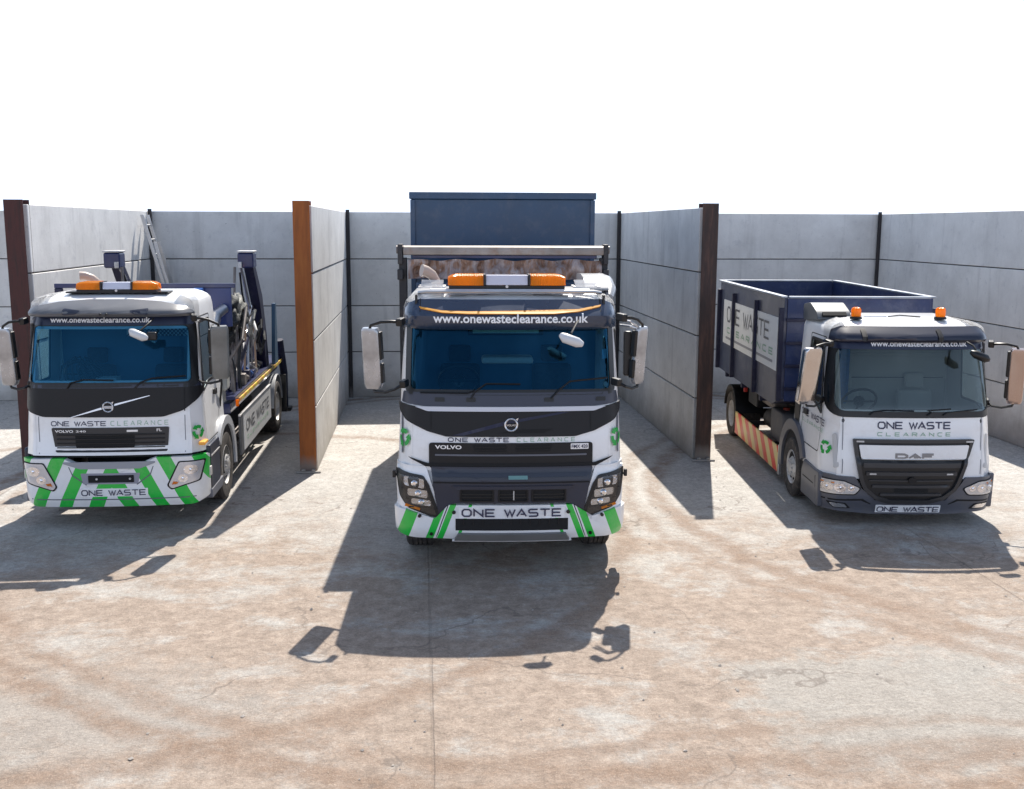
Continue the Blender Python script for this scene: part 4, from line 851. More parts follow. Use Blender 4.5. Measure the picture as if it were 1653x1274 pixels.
decal('bumper_crease', rpoly([(-1.06, .335), (-.60, .355), (-.50, .30), (-.50, .285), (-.62, .335), (-1.06, .318)], 0), F, MATTE, bp, .032, 0, .06); decal('bumper_crease', rpoly([(1.06, .335), (.56, .355), (.46, .30), (.46, .285), (.58, .335), (1.06, .318)], 0), F, MATTE, bp, .032, 0, .06)
for s in (-1, 1):
    decal('lamp_gap', rpoly([(s*1.078, .59), (s*.84, .585), (s*.62, .488), (s*.69, .396), (s*1.075, .385)], .03, 4), F, MATTE, T, .036, 0, .05)
    k = decal('headlight', rpoly([(s*1.065, .575), (s*.84, .57), (s*.64, .485), (s*.70, .41), (s*1.06, .40)], .03, 4), F, mat('lamp_housing_r', (.62, .62, .62), .25, metal=.5, bump=.4, bscale=30), T, .042, .02, .05, bev=.004)
    decal('lens', rpoly([(s*1.05, .56), (s*.84, .556), (s*.665, .48), (s*.715, .425), (s*1.045, .415)], .03, 4), F, LENS, k, .058, 0, .06)
    for cx, rr in ((.99, .05), (.87, .055), (.75, .04)):
        c = F(s*cx, .487, .048); decal('reflector', ell(s*cx, .487, rr*1.1, rr, 18), F, REFL, k, .047, .004, 0); MB().lathe([(-.01, 0), (-.006, .016), (.004, .02)], c, 'y', 14).build('lamp_bulb', REFL, k)
    decal('indicator', rect(min(s*.93, s*1.04), max(s*.93, s*1.04), .535, .552), F, AMBER, k, .05, .004, 0)
    fg = decal('fog_lamp_recess', rpoly([(s*1.0, .305), (s*.80, .30), (s*.73, .225), (s*.93, .225)], .02), F, MATTE, T, .034, 0, .06); decal('fog_lamp', rpoly([(s*.97, .292), (s*.82, .29), (s*.77, .24), (s*.92, .238)], .02), F, REFL, fg, .042, .006, 0)
    # side skirts, fenders
    fender(T, s, .84, 1.12, 1.5, .43, .50, BG, -12, 158, .15, infill=1.083)
    sp_ = MB(); sp_.prism(rpoly([(.22, .19), (.98, .19), (.99, .50), (.90, .66), (.20, .64)], .03), s*1.035, s*1.11); sp_.build('corner_step', BG, T, bev=.02)
    decal('step_gap', rect(.42, .90, .44, .455), splane(s*1.11, s), MATTE, T, .002, 0, 0)
decal('name_board', rect(-.435, .365, .175, .285, .004), F, WHITE, T, .045, .012, 0)
strokes('lettering', 'ONE WASTE', -.42, .35, .188, .272, .014, FF(.045), TNAVY, T, .004, gap=.28)
for x in (-.86, .86): decal('bonnet_gap', rect(x-.004, x+.004, .66, 1.37), F, GREYP, T, .002, 0, .1)
for s in (-1, 1): decal('corner_vent', rpoly([(s*.90, .74), (s*.955, .72), (s*.965, 1.14), (s*.925, 1.16)], .02), F, mat('vent_shade', (.5, .5, .5), .4), T, .006, .004, .06)
VR = dict(fy=[(2.28,.22),(2.30,.16),(2.34,.15),(2.38,.19),(2.50,.38)], hw=[(2.2,1.02),(2.48,.97)], b=.13, rx=.2, ry=.25); FV = fmap(VR)
vis = decal('sun_visor', rpoly([(-1.0, 2.285), (1.0, 2.285), (.97, 2.42), (.85, 2.475), (-.85, 2.475), (-.97, 2.42)], .03, 3), FV, mat('visor_grey_blue', (.016, .018, .035), .35, coat=.3), T, 0, .018, .04, bev=.004)
band = decal('screen_band', rect(-.985, .995, 2.19, 2.285, .02), F, mat('band_navy', (.012, .018, .05), .3), T, .022, .008, .05)
typed('lettering', 'www.onewasteclearance.co.uk', -.52, .68, 2.228, F, TWHITE, band, .026, bold=.022)
for x in (-.62, .30): decal('visor_rib', rect(x-.03, x+.03, 2.31, 2.44, .02), FV, BLACK, vis, .014, .014, .05, bev=.004)
for x in (-.58, .50):
    b = MB(); b.lathe([(2.532, .075), (2.54, .08), (2.565, .07), (2.57, .0)], (x, .72, 0), 'z', 20); g = b.build('beacon', BLACK, T)
    b = MB(); b.lathe([(2.57, .058), (2.575, .062), (2.65, .062), (2.675, .052), (2.685, .03), (2.688, 0)], (x, .72, 0), 'z', 24); b.build('amber_lamp', AMBER, g)
MB().lathe([(2.572, 0.03), (2.64, .02), (2.645, 0)], (-.58, .72, 0), 'z', 10).build('beacon_core', REFL, g)
MB().tube([(-.1, .9, 2.55), (.1, 1.05, 2.555), (.3, .86, 2.55)], .008, 6).build('roof_cable', BLACK, T); MB().box(-.4, -.1, .95, 1.15, 2.541, 2.556).build('roof_hatch', WHITE, T, bev=.005)
sn = MB(); sn.prism(rpoly([(.95, 2.50), (1.55, 2.45), (1.66, 2.45), (1.66, 2.66), (1.35, 2.70), (1.05, 2.60)], .05), -.99, -.55); sn.build('air_intake', mat('snorkel_grey', (.10, .11, .12), .4, coat=.2), T, bev=.035)
MB().prism([(.95, 2.56), (.975, 2.535), (1.02, 2.55), (1.0, 2.60)], -.93, -.62).build('intake_grille', MATTE, T)
mirror(T, -1.28, .22, 1.50, 2.22, .26, -1, armx=1.0, armz=(.02, .03), tilt=10, yaw=22, m=CHROME)
mirror(T, 1.31, .26, 1.50, 2.21, .19, 1, armx=1.0, armz=(-.02, .03), tilt=8, yaw=-22, m=mat('ground_tint_mirror_shell', (.45, .36, .33), .16, metal=.9))  # right shell: brown reflection of the ground put into its colour
fm = MB(); fm.tube([(.60, -.02, 2.20), (.63, -.06, 2.18), (.76, -.08, 2.125), (.80, -.06, 2.11)], [.025, .05, .05, .025], 14); q = fm.build('front_mirror', BLACK, T, smooth=60); tube('front_mirror_arm', [(.62, .16, 2.30), (.64, .02, 2.27), (.66, -.05, 2.2)], .012, BLACK, q)
f = smap(P, -1)
strokes('lettering', 'ONE WASTE', .25, 1.28, 1.215, 1.30, .014, f, TNAVY, T, .004, gap=.3, flip=True); strokes('lettering', 'CLEARANCE', .30, 1.2, 1.13, 1.175, .008, f, PGREEN, T, .004, gap=.8, flip=True)
MB().box(-1.065, -1.03, 1.35, 1.60, .9, 1.35).build('door_step_box', BLACK, T, bev=.01)
MB().box(-.52, .52, 2.2, 6.9, .86, .99).build('hook_frame', CHASS, T, bev=.01); MB().box(-.30, .30, 2.0, 5.2, .45, .84).build('gearbox', MATTE, T, bev=.05)
MB().box(.42, 1.0, 2.4, 4.9, .35, .95).build('locker', CHASS, T, bev=.03)
for s in (-1, 1):
    wheel(T, s*.995, 1.5, .41, .24, s, front=True); wheel(T, s*.86, 5.66, .41, .46, s)
    MB().box(s*.40-.035, s*.40+.035, .6, 7.0, .62, .84).build('chassis_rail', CHASS, T, bev=.008)
    fender(T, s, .62, 1.10, 5.66, .41, .50, BLACK, 10, 170, .02)
MB().tube([(-.9, 5.66, .41), (.9, 5.66, .41)], .09).build('axle', CHASS, T); MB().tube([(-.9, 1.5, .41), (.9, 1.5, .41)], .06).build('axle', CHASS, T)
MB().box(-.45, .45, .5, 2.0, .40, .9).build('engine', MATTE, T, bev=.04)
ft = MB(); ft.prism(rpoly([(2.45, .50), (3.15, .50), (3.15, .98), (2.45, .98)], .09), -1.0, -.48); ft.build('fuel_tank', mat('tank_grey', (.10, .10, .105), .6, var=.2, dirt=(.18, .15, .13), dscale=5), T, bev=.03); MB().lathe([(.98, .05), (1.01, .05), (1.01, 0)], (-.85, 2.8, 0), 'z', 12).build('filler_cap', mat('red_cap', (.45, .06, .03), .5), T)
MB().tube([(-.72, 3.3, .62), (-.72, 4.1, .62)], .16, 16).build('air_tank', CHASS, T); MB().tube([(-.78, 3.4, .92), (-.78, 4.3, .92)], .10, 14).build('air_tank', STEEL, T)
MB().box(-.95, -.5, 4.3, 4.9, .75, 1.05).build('battery_box', BLACK, T, bev=.02); MB().box(-1.04, -.98, 4.84, 4.90, .92, 1.02).build('side_marker', mat('red_lamp', (.5, .03, .02), .3), T, bev=.01)
for k in range(5): tube('air_hose', [(-.55, 2.2+k*.12, 1.0), (-.7-.02*k, 2.5+k*.2, 1.12-.02*k), (-.6, 3.4+.1*k, .95), (-.55, 4.2, .95)], .016, BLACK, T, 6)
# striped red/yellow side guard
def chev(name, cols, sc_=9, ang=(1, 1), var=True):
    m = bpy.data.materials.new(name); m.use_nodes = True; t = m.node_tree; b = t.nodes['Principled BSDF']; n = t.nodes; l = t.links
    tc = n.new('ShaderNodeTexCoord'); se = n.new('ShaderNodeSeparateXYZ'); l.new(tc.outputs['Object'], se.inputs[0])
    a = n.new('ShaderNodeMath'); a.operation = 'MULTIPLY'; a.inputs[1].default_value = ang[0]; l.new(se.outputs[1], a.inputs[0])
    c = n.new('ShaderNodeMath'); c.operation = 'MULTIPLY_ADD'; c.inputs[1].default_value = ang[1]; l.new(se.outputs[2], c.inputs[0]); l.new(a.outputs[0], c.inputs[2])
    d = n.new('ShaderNodeMath'); d.operation = 'FRACT'; e = n.new('ShaderNodeMath'); e.operation = 'MULTIPLY'; e.inputs[1].default_value = sc_; l.new(c.outputs[0], e.inputs[0]); l.new(e.outputs[0], d.inputs[0])
    r = n.new('ShaderNodeValToRGB'); r.color_ramp.interpolation = 'CONSTANT'; el = r.color_ramp.elements; el[0].color = (*cols[0], 1); el[1].position = .5; el[1].color = (*cols[1], 1); l.new(d.outputs[0], r.inputs[0])
    nz = n.new('ShaderNodeTexNoise'); nz.inputs['Scale'].default_value = 4; nz.inputs['Detail'].default_value = 8; l.new(tc.outputs['Object'], nz.inputs['Vector'])
    mr = n.new('ShaderNodeMapRange'); mr.inputs[1].default_value = .45; mr.inputs[2].default_value = .7; mr.inputs[4].default_value = .45; l.new(nz.outputs[0], mr.inputs[0])
    mx = n.new('ShaderNodeMix'); mx.data_type = 'RGBA'; mx.inputs[7].default_value = (.55, .45, .34, 1); l.new(r.outputs[0], mx.inputs[6]); l.new(mr.outputs[0], mx.inputs[0]); l.new(mx.outputs[2], b.inputs['Base Color']); b.inputs['Roughness'].default_value = .4; return m
CHV = chev('red_yellow_chevrons', ((.78, .04, .015), (.82, .62, .22)), 1.9, (1, -1.0))
for s in (-1, 1):
    sg = MB(); sg.box(s*1.085-.012, s*1.085+.012, 2.28, 5.20, .15, .53); g = sg.build('side_guard', CHV, T, bev=.004)
    e = MB(); e.box(s*1.075-.02, s*1.075+.02, 2.20, 2.275, .12, .56); e.build('guard_end', ALU, g, bev=.008)
    for yy in (2.9, 4.6): MB().box(s*.76-.30, s*.76+.30, yy-.03, yy+.03, .40, .47).build('guard_bracket', CHASS, g)
MB().box(-1.02, -.96, 2.14, 2.20, .50, .60).build('side_marker', AMBER, T, bev=.01)
# open blue skip with name boards
def skip_box(loc, head):
    K = thing('open_skip', 'open-topped dark blue skip with white ONE WASTE name boards, carried on the right-hand truck', 'skip', loc, head)
    SK = mat('skip_blue', (.012, .028, .10), .42, coat=.2, var=.15, dirt=(.20, .21, .26), dscale=2.2, damt=.35)
    SKS = mat('skip_side', (.025, .034, .075), .4, coat=.3, var=.15, dirt=(.20, .19, .22), dscale=1.6, damt=.5)
    L_ = 4.55; z0, z1 = 1.10, 2.70; h = 1.03
    for s in (-1, 1):
        w_ = MB(); w_.prism([(0, z0+.15), (.5, z0), (L_, z0), (L_, z1), (0, z1)], s*h-.02, s*h+.02); w_.build('side_wall', SKS if s < 0 else SK, K, bev=.004)
        for k in range(4):
            yy = (.0, 1.55, 3.2, L_-.08)[k]; r_ = MB(); r_.box(s*(h+.05)-.032, s*(h+.05)+.032, yy, yy+.075, z0+(.12 if k == 0 else .0), z1-.14-(0 if k else 0)); r_.build('rib', DBLUE, K, bev=.006)
        t_ = MB(); t_.box(s*(h+.02)-.045, s*(h+.02)+.045, 0, L_, z1, z1+.03); t_.build('top_rim', mat('worn_rim', (.30, .33, .38), .45, metal=.3, var=.25), K, bev=.01)
    MB().box(-h+.021, h-.021, -.02, .02, z0+.12, z1-.002).build('end_wall', SK, K, bev=.004); MB().box(-h+.021, h-.021, L_-.02, L_+.02, z0, z1-.002).build('end_wall', SK, K, bev=.004)
    for yy in (-.02, L_): MB().box(-h+.03, h-.03, yy-.035, yy+.035, z1, z1+.03).build('top_rim', mat('worn_rim', (.4, .4, .4)), K, bev=.01)
    for k in range(4): MB().box(-h+.0, h-.0, -.055, -.021, z0+.28+k*.33, z0+.325+k*.33).build('rib', DBLUE, K, bev=.006)
    MB().box(-h+.02, h-.02, .5, L_-.02, z0, z0+.04).build('skip_floor', CHASS, K)
    MB().prism([(.0, z0+.13), (.5, z0+.005), (.5, z0+.03), (.0, z0+.16)], -h+.025, h-.025).build('nose_plate', DBLUE, K)
    MB().box(-.45, -.33, -.02, L_, z0-.20, z0-.002).build('skid_rail', DBLUE, K); MB().box(.33, .45, -.02, L_, z0-.20, z0-.002).build('skid_rail', DBLUE, K)
    for yy in (1.3, 2.6, 3.9): MB().box(-h, h, yy, yy+.1, z0-.09, z0-.003).build('cross_member', DBLUE, K)
    for s in (-1,):
        fs_ = splane(s*(h+.021), s); g = None
        bd = decal('name_board', rect(.28, 4.15, 1.62, 2.40, .01), fs_, mat('board_white', (.80, .81, .80), .5, var=.06, dirt=(.45, .45, .44), dscale=3, damt=.4), K, .012, .012, 0)
        fb = splane(s*(h+.034), s)
        strokes('lettering', 'ONE WASTE', .75, 3.85, 2.02, 2.30, .034, fb, TGREY, bd, .003, gap=.25, flip=True); strokes('lettering', 'CLEARANCE', .5, 3.8, 1.82, 1.93, .022, fb, PGREEN, bd, .003, gap=.7, flip=True)
        decal('board_line', rect(.5, 3.9, 1.715, 1.755), fb, mat('line_grey', (.3, .3, .32), .5), bd, .002, 0, 0)
    return K
skip_box((6.03-.075+2.15*math.sin(R(5)), 12.0+2.15*math.cos(R(5)), 0), 5)
# ================================================================ LEFT TRUCK (skip loader)
PL = dict(fy=[(.3,.05),(.4,0),(.95,0),(1.0,.04),(1.3,.05),(1.75,.10),(2.5,.28),(2.68,.33),(2.76,.40),(2.80,.48),(2.83,.60),(2.86,.85)],
          hw=[(.3,1.06),(1.0,1.08),(1.8,1.04),(2.68,.98),(2.76,.96),(2.80,.92),(2.83,.86),(2.86,.76)], b=.08, rx=.2, ry=.26)
T = thing('skip_loader', 'white truck on the left with dark blue lifting arms behind its cab', 'truck', (-3.80, 12.6, 0), 0)
F = fmap(PL); FF = lambda k: (lambda x, z, off=0: F(x, z, off+k)); P = PL
cab_shell(T, P, [.93, 1.1, 1.3, 1.5, 1.8, 2.1, 2.4, 2.68, 2.72, 2.76, 2.78, 2.80, 2.815, 2.83, 2.845, 2.86], 1.50, (1.83, 2.44, .90), (1.75, 2.50, .42, 1.05))
windscreen(T, P, [(-1.01, 1.76), (.99, 1.76), (.945, 2.52), (-.97, 2.52)], .08, GLASSC, border=.045)
for s in (-1, 1): door_side(T, P, s, .36, 1.12, 1.72, 2.52, GLASSS, 1.0, .08)
interior(T, P, 1.78, 2.50, 1.48, 1.02, BRONZE, CLOTHC, SEATD, low=1.1)
# mesh guard in the rear window
WM = mat('rear_window_pale', (.35, .42, .48), .4)
MB().box(-.12, .82, 1.375, 1.388, 2.24, 2.47).build('rear_window', WM, T)
ms = MB()
for k in range(22):
    a = -.12+k*.05
    for sx_ in (1, -1):
        x0 = a-.1; x1 = a+.13
        if sx_ < 0: x0, x1 = x1, x0
        P0 = Vector((x0, 1.365, 2.24)); P1 = Vector((x1, 1.365, 2.47))
        if min(x0, x1) > -.14 and max(x0, x1) < .84: ms.tube([P0, P1], .005, 4)
ms.build('mesh_guard', BRONZE, T)
# panels
decal('scuttle_panel', rpoly([(-1.05, 1.70), (1.03, 1.70), (1.02, 1.78), (-1.03, 1.78)], .02), F, mat('cowl_navy', (.02, .02, .04), .4), T, .012, .012, .06)
upl = [(-1.075, 1.74), (-1.065, 1.54), (-.98, 1.455), (-.80, 1.395), (.62, 1.385), (.86, 1.46), (1.0, 1.58), (1.045, 1.66), (1.04, 1.74)]
decal('upper_grille_panel', rpoly(upl, .04, 4), F, CHAR, T, .018, .018, .05)
for x in (.87,): decal('panel_gap', rect(x-.005, x+.005, 1.45, 1.73), F, MATTE, T, .0205, 0, 0)
SB = mat('emblem_silver', (.75, .75, .77), .25, metal=.6)
decal('badge_bar', [(-.48, 1.385+.004), (-.46, 1.385+.004), (-.09, 1.488), (-.10, 1.51)], F, SB, T, .026, .008, .08); decal('badge_bar', [(.055, 1.528), (.06, 1.552), (.46, 1.648), (.48, 1.645)], F, SB, T, .026, .008, .08)
roundel(T, -.02, 1.515, .066, FF(0), 'VOLVO', SB, mat('emblem_light', (.5, .5, .52), .3))
strokes('lettering', 'ONE WASTE', -.71, -.05, 1.285, 1.345, .0095, F, TNAVY, T, .005, gap=.3)
strokes('lettering', 'CLEARANCE', .0, .68, 1.288, 1.345, .0065, F, mat('pale_green_lettering', (.3, .46, .34)), T, .005, gap=.9)
for x in (-.86, .87): decal('bonnet_gap', rect(x-.004, x+.004, .95, 1.40), F, GREYP, T, .002, 0, .1)
gp = decal('grille_panel', rpoly([(-.66, .965), (.66, .965), (.685, 1.265), (-.705, 1.265)], .02), F, mat('grille_brown_black', (.028, .026, .027), .45), T, .014, .014, .06)
decal('vent', rect(-.42, .28, 1.03, 1.19, .015), F, MATTE, gp, .018, 0, .08)
for k in range(4): decal('vent_bar', rect(-.64, .63, 1.015+k*.052, 1.03+k*.052), F, CHAR, gp, .03, .012, .08, bev=.003)
typed('lettering', 'VOLVO', -.66, -.44, 1.208, FF(.017), mat('badge_white', (.8, .8, .8)), gp, bold=.03, h=.032); typed('lettering', '240', -.41, -.29, 1.212, FF(.017), mat('badge_white', (.8, .8, .8)), gp, bold=.015, h=.024)
decal('badge_plate', rect(.19, .32, 1.212, 1.236, .004), F, mat('badge_white', (.8, .8, .8)), gp, .02, .004, 0); typed('lettering', 'FL', .54, .60, 1.212, FF(.017), mat('badge_white', (.8, .8, .8)), gp, bold=.02, h=.034)
recycle('recycling_mark', .17, 1.175, .085, cmap(P, 1), DGREEN, T, .006)
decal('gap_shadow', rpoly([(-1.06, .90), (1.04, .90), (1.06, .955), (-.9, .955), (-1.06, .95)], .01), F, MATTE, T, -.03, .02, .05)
STL = stripes('chevron_stripes', [(.10, .21), (.41, .55), (.71, .86), (1.0, 1.13), (1.26, 1.4)], slope=-.0)
# livery: bands lean outwards to the top on the right, mirrored on the left
STL = stripes('chevron_stripes_lean', [(-.13, -.03), (.40, .545), (.82, .97), (1.20, 1.32)], slope=.30, cx=-.03)
STL = stripes('chevron_stripes_out', [(.085, .205), (.39, .54), (.70, .84), (1.02, 1.16)], slope=.0, cx=-.03)
STL = stripes('bumper_chevrons', [(.26, .44), (.64, .80), (.97, 1.14), (1.38, 1.52)], slope=.48, cx=0)
bp = decal('bumper', rpoly([(-1.06, .37), (-.92, .305), (.92, .305), (1.06, .37), (1.07, .90), (.52, .905), (.40, .835), (-.42, .835), (-.56, .905), (-1.06, .89)], .02, 3), F, STL, T, .05, .09, .05, bev=.012)
decal('bumper_brow', rpoly([(-.56, .84), (-.36, .775), (.34, .775), (.52, .84), (.52, .86), (-.56, .86)], .01), F, mat('bumper_step_grey', (.30, .31, .34), .4), bp, .06, .02, .06, bev=.006)
pr_ = decal('plate_recess', rpoly([(-.335, .585), (.31, .585), (.34, .72), (-.36, .72)], .015), F, mat('recess_grey', (.28, .28, .33), .5), bp, .053, 0, .08)
decal('plate_plinth', rect(-.27, .265, .605, .695, .01), F, MATTE, bp, .06, .01, 0)
for x in (-.17, .22): c = F(x, .65, .06); MB().lathe([(-.008, 0), (-.008, .012), (.0, .014)], c, 'y', 12).build('bolt', RIM, bp)
decal('bumper_crease', rect(-.95, .95, .40, .408), F, GREYP, bp, .0525, 0, .08)
for s in (-1, 1): decal('bumper_crease', [(s*.30, .57), (s*.46, .69), (s*.50, .80), (s*.49, .80), (s*.45, .70), (s*.29, .58)], F, GREYP, bp, .0525, 0, .08)
decal('name_board', rect(-.37, .42, .43, .53, .006), F, WHITE, T, .062, .01, 0)
strokes('lettering', 'ONE WASTE', -.36, .40, .443, .517, .012, FF(.062), TNAVY, T, .004, gap=.32)
for s in (-1, 1):
    decal('lamp_gap', rpoly([(s*1.045, .85), (s*.79, .85), (s*.64, .55), (s*.69, .492), (s*.995, .588)], .025, 4), F, MATTE, T, .0545, 0, .05)
    k = decal('headlight', rpoly([(s*1.03, .835), (s*.80, .835), (s*.66, .55), (s*.70, .51), (s*.98, .60)], .025, 4), F, mat('lamp_housing', (.62, .62, .64), .25, metal=.4), T, .058, .02, .05, bev=.004)
    decal('lens', rpoly([(s*1.015, .82), (s*.81, .82), (s*.685, .56), (s*.705, .53), (s*.965, .615)], .02, 4), F, LENS, k, .076, 0, .06)
    for cx, cz, rr in ((.91, .74, .06), (.83, .635, .05)):
        c = F(s*cx, cz, .064); decal('reflector', ell(s*cx, cz, rr*1.1, rr, 18), F, REFL, k, .062, .004, 0); MB().lathe([(-.01, 0), (-.006, .016), (.004, .02)], c, 'y', 14).build('lamp_bulb', REFL, k)
    decal('indicator', rpoly([(s*.72, .60), (s*.70, .56), (s*.76, .565), (s*.78, .59)], .005), F, AMBER, k, .064, .004, 0)
    sp_ = MB(); sp_.prism(rpoly([(.30, .42), (.86, .42), (.86, .98), (.28, .98)], .04), s*1.05, s*1.125); sp_.build('corner_step', NAVYG, T, bev=.02)
    MB().prism(rpoly([(.28, .30), (.95, .30), (1.02, .42), (.28, .42)], .03), s*1.02, s*1.13).build('lower_step', GREYP, T, bev=.02)
    MB().box(s*1.127-.004, s*1.127+.004, .32, .84, .83, .845).build('step_trim', ALU, T)
    fender(T, s, .84, 1.12, 1.42, .47, .56, mat('fender_silver', (.46, .47, .49), .4, coat=.3), -10, 140, .12, infill=1.09)
    MB().box(s*1.115-.015, s*1.115+.015, .24, .32, .60, .72).build('side_marker', RIM, T, bev=.01)
VL = dict(fy=[(2.59,.14),(2.61,.06),(2.65,.045),(2.69,.09),(2.74,.20),(2.80,.36),(2.84,.52)], hw=[(2.5,1.02),(2.62,1.01),(2.84,.94)], b=.14, rx=.22, ry=.28); FV = fmap(VL)
vis = decal('sun_visor', rpoly([(-1.0, 2.60), (1.0, 2.60), (.985, 2.66), (.90, 2.72), (.60, 2.775), (.25, 2.80), (-.25, 2.80), (-.60, 2.775), (-.90, 2.72), (-.985, 2.66)], .03, 3), FV, SILV, T, 0, .03, .04, bev=.006)
for s in (-1, 1):
    decal('visor_pocket', rpoly([(s*.50, 2.625), (s*.34, 2.635), (s*.28, 2.68), (s*.50, 2.705)], .025, 4), FV, mat('pocket_blue_black', (.02, .025, .045), .35), vis, .003, 0, .04)
    decal('visor_crease', rpoly([(s*.95, 2.635), (s*.52, 2.622), (s*.52, 2.63), (s*.95, 2.645)], 0), FV, GREYP, vis, .003, 0, .04)
band = decal('screen_band', rect(-.965, .945, 2.485, 2.59, .01), F, mat('band_navy', (.012, .018, .05), .3), T, .016, .008, .05)
typed('lettering', 'www.onewasteclearance.co.uk', -.715, .47, 2.518, F, TWHITE, band, .019, bold=.022)
for x in (-.04, .03): MB().lathe([(.02, 0), (.02, .014), (.05, .014)], (x, 0, 2.64), 'y', 10).build('visor_bolt', BLACK, T)
lightbar(T, -.50, .49, .62, 2.90, 3.00, .24)
MB().box(-.62, .62, .62, .90, 2.855, 2.875).build('light_bar_rail', BLACK, T, bev=.006)
hn = MB(); hn.tube([(-.34, 1.1, 2.86), (-.36, 1.08, 2.96), (-.42, 1.05, 3.02), (-.50, 1.02, 3.05), (-.56, 1.0, 3.05)], [.045, .047, .05, .055, .06], 14); hn.build('air_horn', mat('horn_cream', (.66, .58, .50)), T, smooth=60)
mirror(T, -1.24, .22, 1.76, 2.46, .20, -1, armx=1.0, armz=(0, .08), tilt=6, yaw=-12)
mirror(T, 1.29, .30, 1.80, 2.47, .22, 1, armx=1.0, armz=(.0, .10), tilt=8, yaw=15, m=mat('shaded_mirror_shell', (.20, .205, .20), .38, metal=.3, var=.3, bump=.3, bscale=6))  # shade on this mirror put into a darker shell colour
fm = MB(); fm.tube([(.34, -.10, 2.46), (.37, -.14, 2.44), (.50, -.16, 2.385), (.54, -.14, 2.37)], [.025, .05, .05, .025], 14); q = fm.build('front_mirror', mat('mirror_white', (.6, .6, .6)), T, smooth=60)
tube('front_mirror_arm', [(.56, .10, 2.58), (.53, -.05, 2.53), (.46, -.14, 2.46)], .012, BLACK, q, 8)
MB().box(.52, .64, -.12, -.06, 2.34, 2.44).build('front_mirror_back', BLACK, T, bev=.02)
wiper(T, P, [(-.5, 1.74), (-.46, 1.80), (-.3, 1.84), (.05, 1.83)]); wiper(T, P, [(.3, 1.74), (.36, 1.80), (.5, 1.85), (.88, 1.87)])
tube('grab_handle', [(1.06, 1.30, 1.30), (1.10, 1.28, 1.6), (1.08, 1.26, 2.2), (1.02, 1.25, 2.4)], .015, BLACK, T, 8)
MB().box(1.02, 1.10, .10, .30, 1.02, 1.06).build('door_sill', ORANGE, T, bev=.01)
# chassis and wheels
for s in (-1, 1):
    wheel(T, s*.97, 1.42, .47, .27, s, front=True); wheel(T, s*.90, 6.10, .47, .52, s)
    MB().box(s*.40-.04, s*.40+.04, .6, 7.4, .70, .95).build('chassis_rail', CHASS, T, bev=.008)
    fender(T, s, .62, 1.16, 6.10, .47, .56, mat('fender_silver', (.46, .47, .49)), 5, 175, .02)
MB().tube([(-.9, 6.1, .47), (.9, 6.1, .47)], .10).build('axle', CHASS, T); MB().tube([(-.9, 1.42, .47), (.9, 1.42, .47)], .06).build('axle', CHASS, T)
MB().box(-.45, .45, .5, 2.0, .45, 1.0).build('engine', MATTE, T, bev=.04)
STR = chev('yellow_red_strip', ((.75, .58, .03), (.60, .30, .05)), 2.5, (1, .6))
for s in (-1, 1):
    pn = MB(); pn.box(s*1.135-.015, s*1.135+.015, 2.55, 5.25, .42, .97); g = pn.build('side_panel', WHITE, T, bev=.006)
    MB().box(s*1.135-.02, s*1.135+.02, 2.28, 2.50, .40, 1.0).build('panel_end', SILV, T, bev=.015); MB().box(s*1.14-.02, s*1.14+.02, 2.27, 5.26, .972, 1.0).build('panel_rail', ALU, T, bev=.006)
    MB().box(s*1.14-.012, s*1.14+.012, 2.30, 6.9, 1.19, 1.245).build('reflective_strip', STR, T, bev=.003)
    MB().box(s*1.0-.12, s*1.0+.12, 2.10, 6.9, 1.246, 1.30).build('deck_edge', NAVY, T, bev=.008)
f = splane(1.15, 1); strokes('lettering', 'ONE WASTE', 2.75, 5.0, .66, .84, .03, f, TGREY, T, .003, gap=.3); strokes('lettering', 'CLEARANCE', 2.8, 4.9, .54, .60, .014, f, PGREEN, T, .003, gap=.8)
MB().box(1.11, 1.15, 2.18, 2.24, 1.14, 1.24).build('side_marker', AMBER, T, bev=.01)
MB().box(-1.05, 1.05, 2.1, 6.9, 1.05, 1.19).build('deck', NAVY, T, bev=.01)
MB().tube([(.98, 2.2, .62), (.98, 3.0, .62)], .11, 14).build('air_tank', STEEL, T); MB().box(-1.0, -.5, 2.5, 3.3, .5, .95).build('fuel_tank', ALU, T, bev=.05); MB().box(.50, .97, 3.3, 4.4, .45, .95).build('tool_box', CHASS, T, bev=.02)
# headboard rail and blue bulkhead behind the cab
MB().box(-1.22, 1.20, 1.98, 2.05, 2.84, 2.90).build('headboard_rail', NAVY, T, bev=.008); MB().box(-.85, 1.14, 2.0, 2.04, 2.30, 2.838).build('headboard', mat('bright_navy', (.012, .03, .14), .4, coat=.2), T, bev=.006)
MB().box(-1.22, -1.12, 1.98, 2.05, 2.62, 2.838).build('rail_bracket', DBLUE, T, bev=.01); MB().box(-1.12, -.86, 1.99, 2.03, 2.64, 2.80).build('bracket_plate', RIM, T, bev=.01)
for x in (-.88, .84): MB().box(x-.05, x+.05, 2.06, 2.16, 1.3, 2.86).build('headboard_post', NAVY, T, bev=.008)
MB().tube([(.66, 1.92, 2.79), (.78, 1.92, 2.79)], .055, 14).build('work_lamp', mat('lamp_blue', (.02, .10, .35), .3), T)
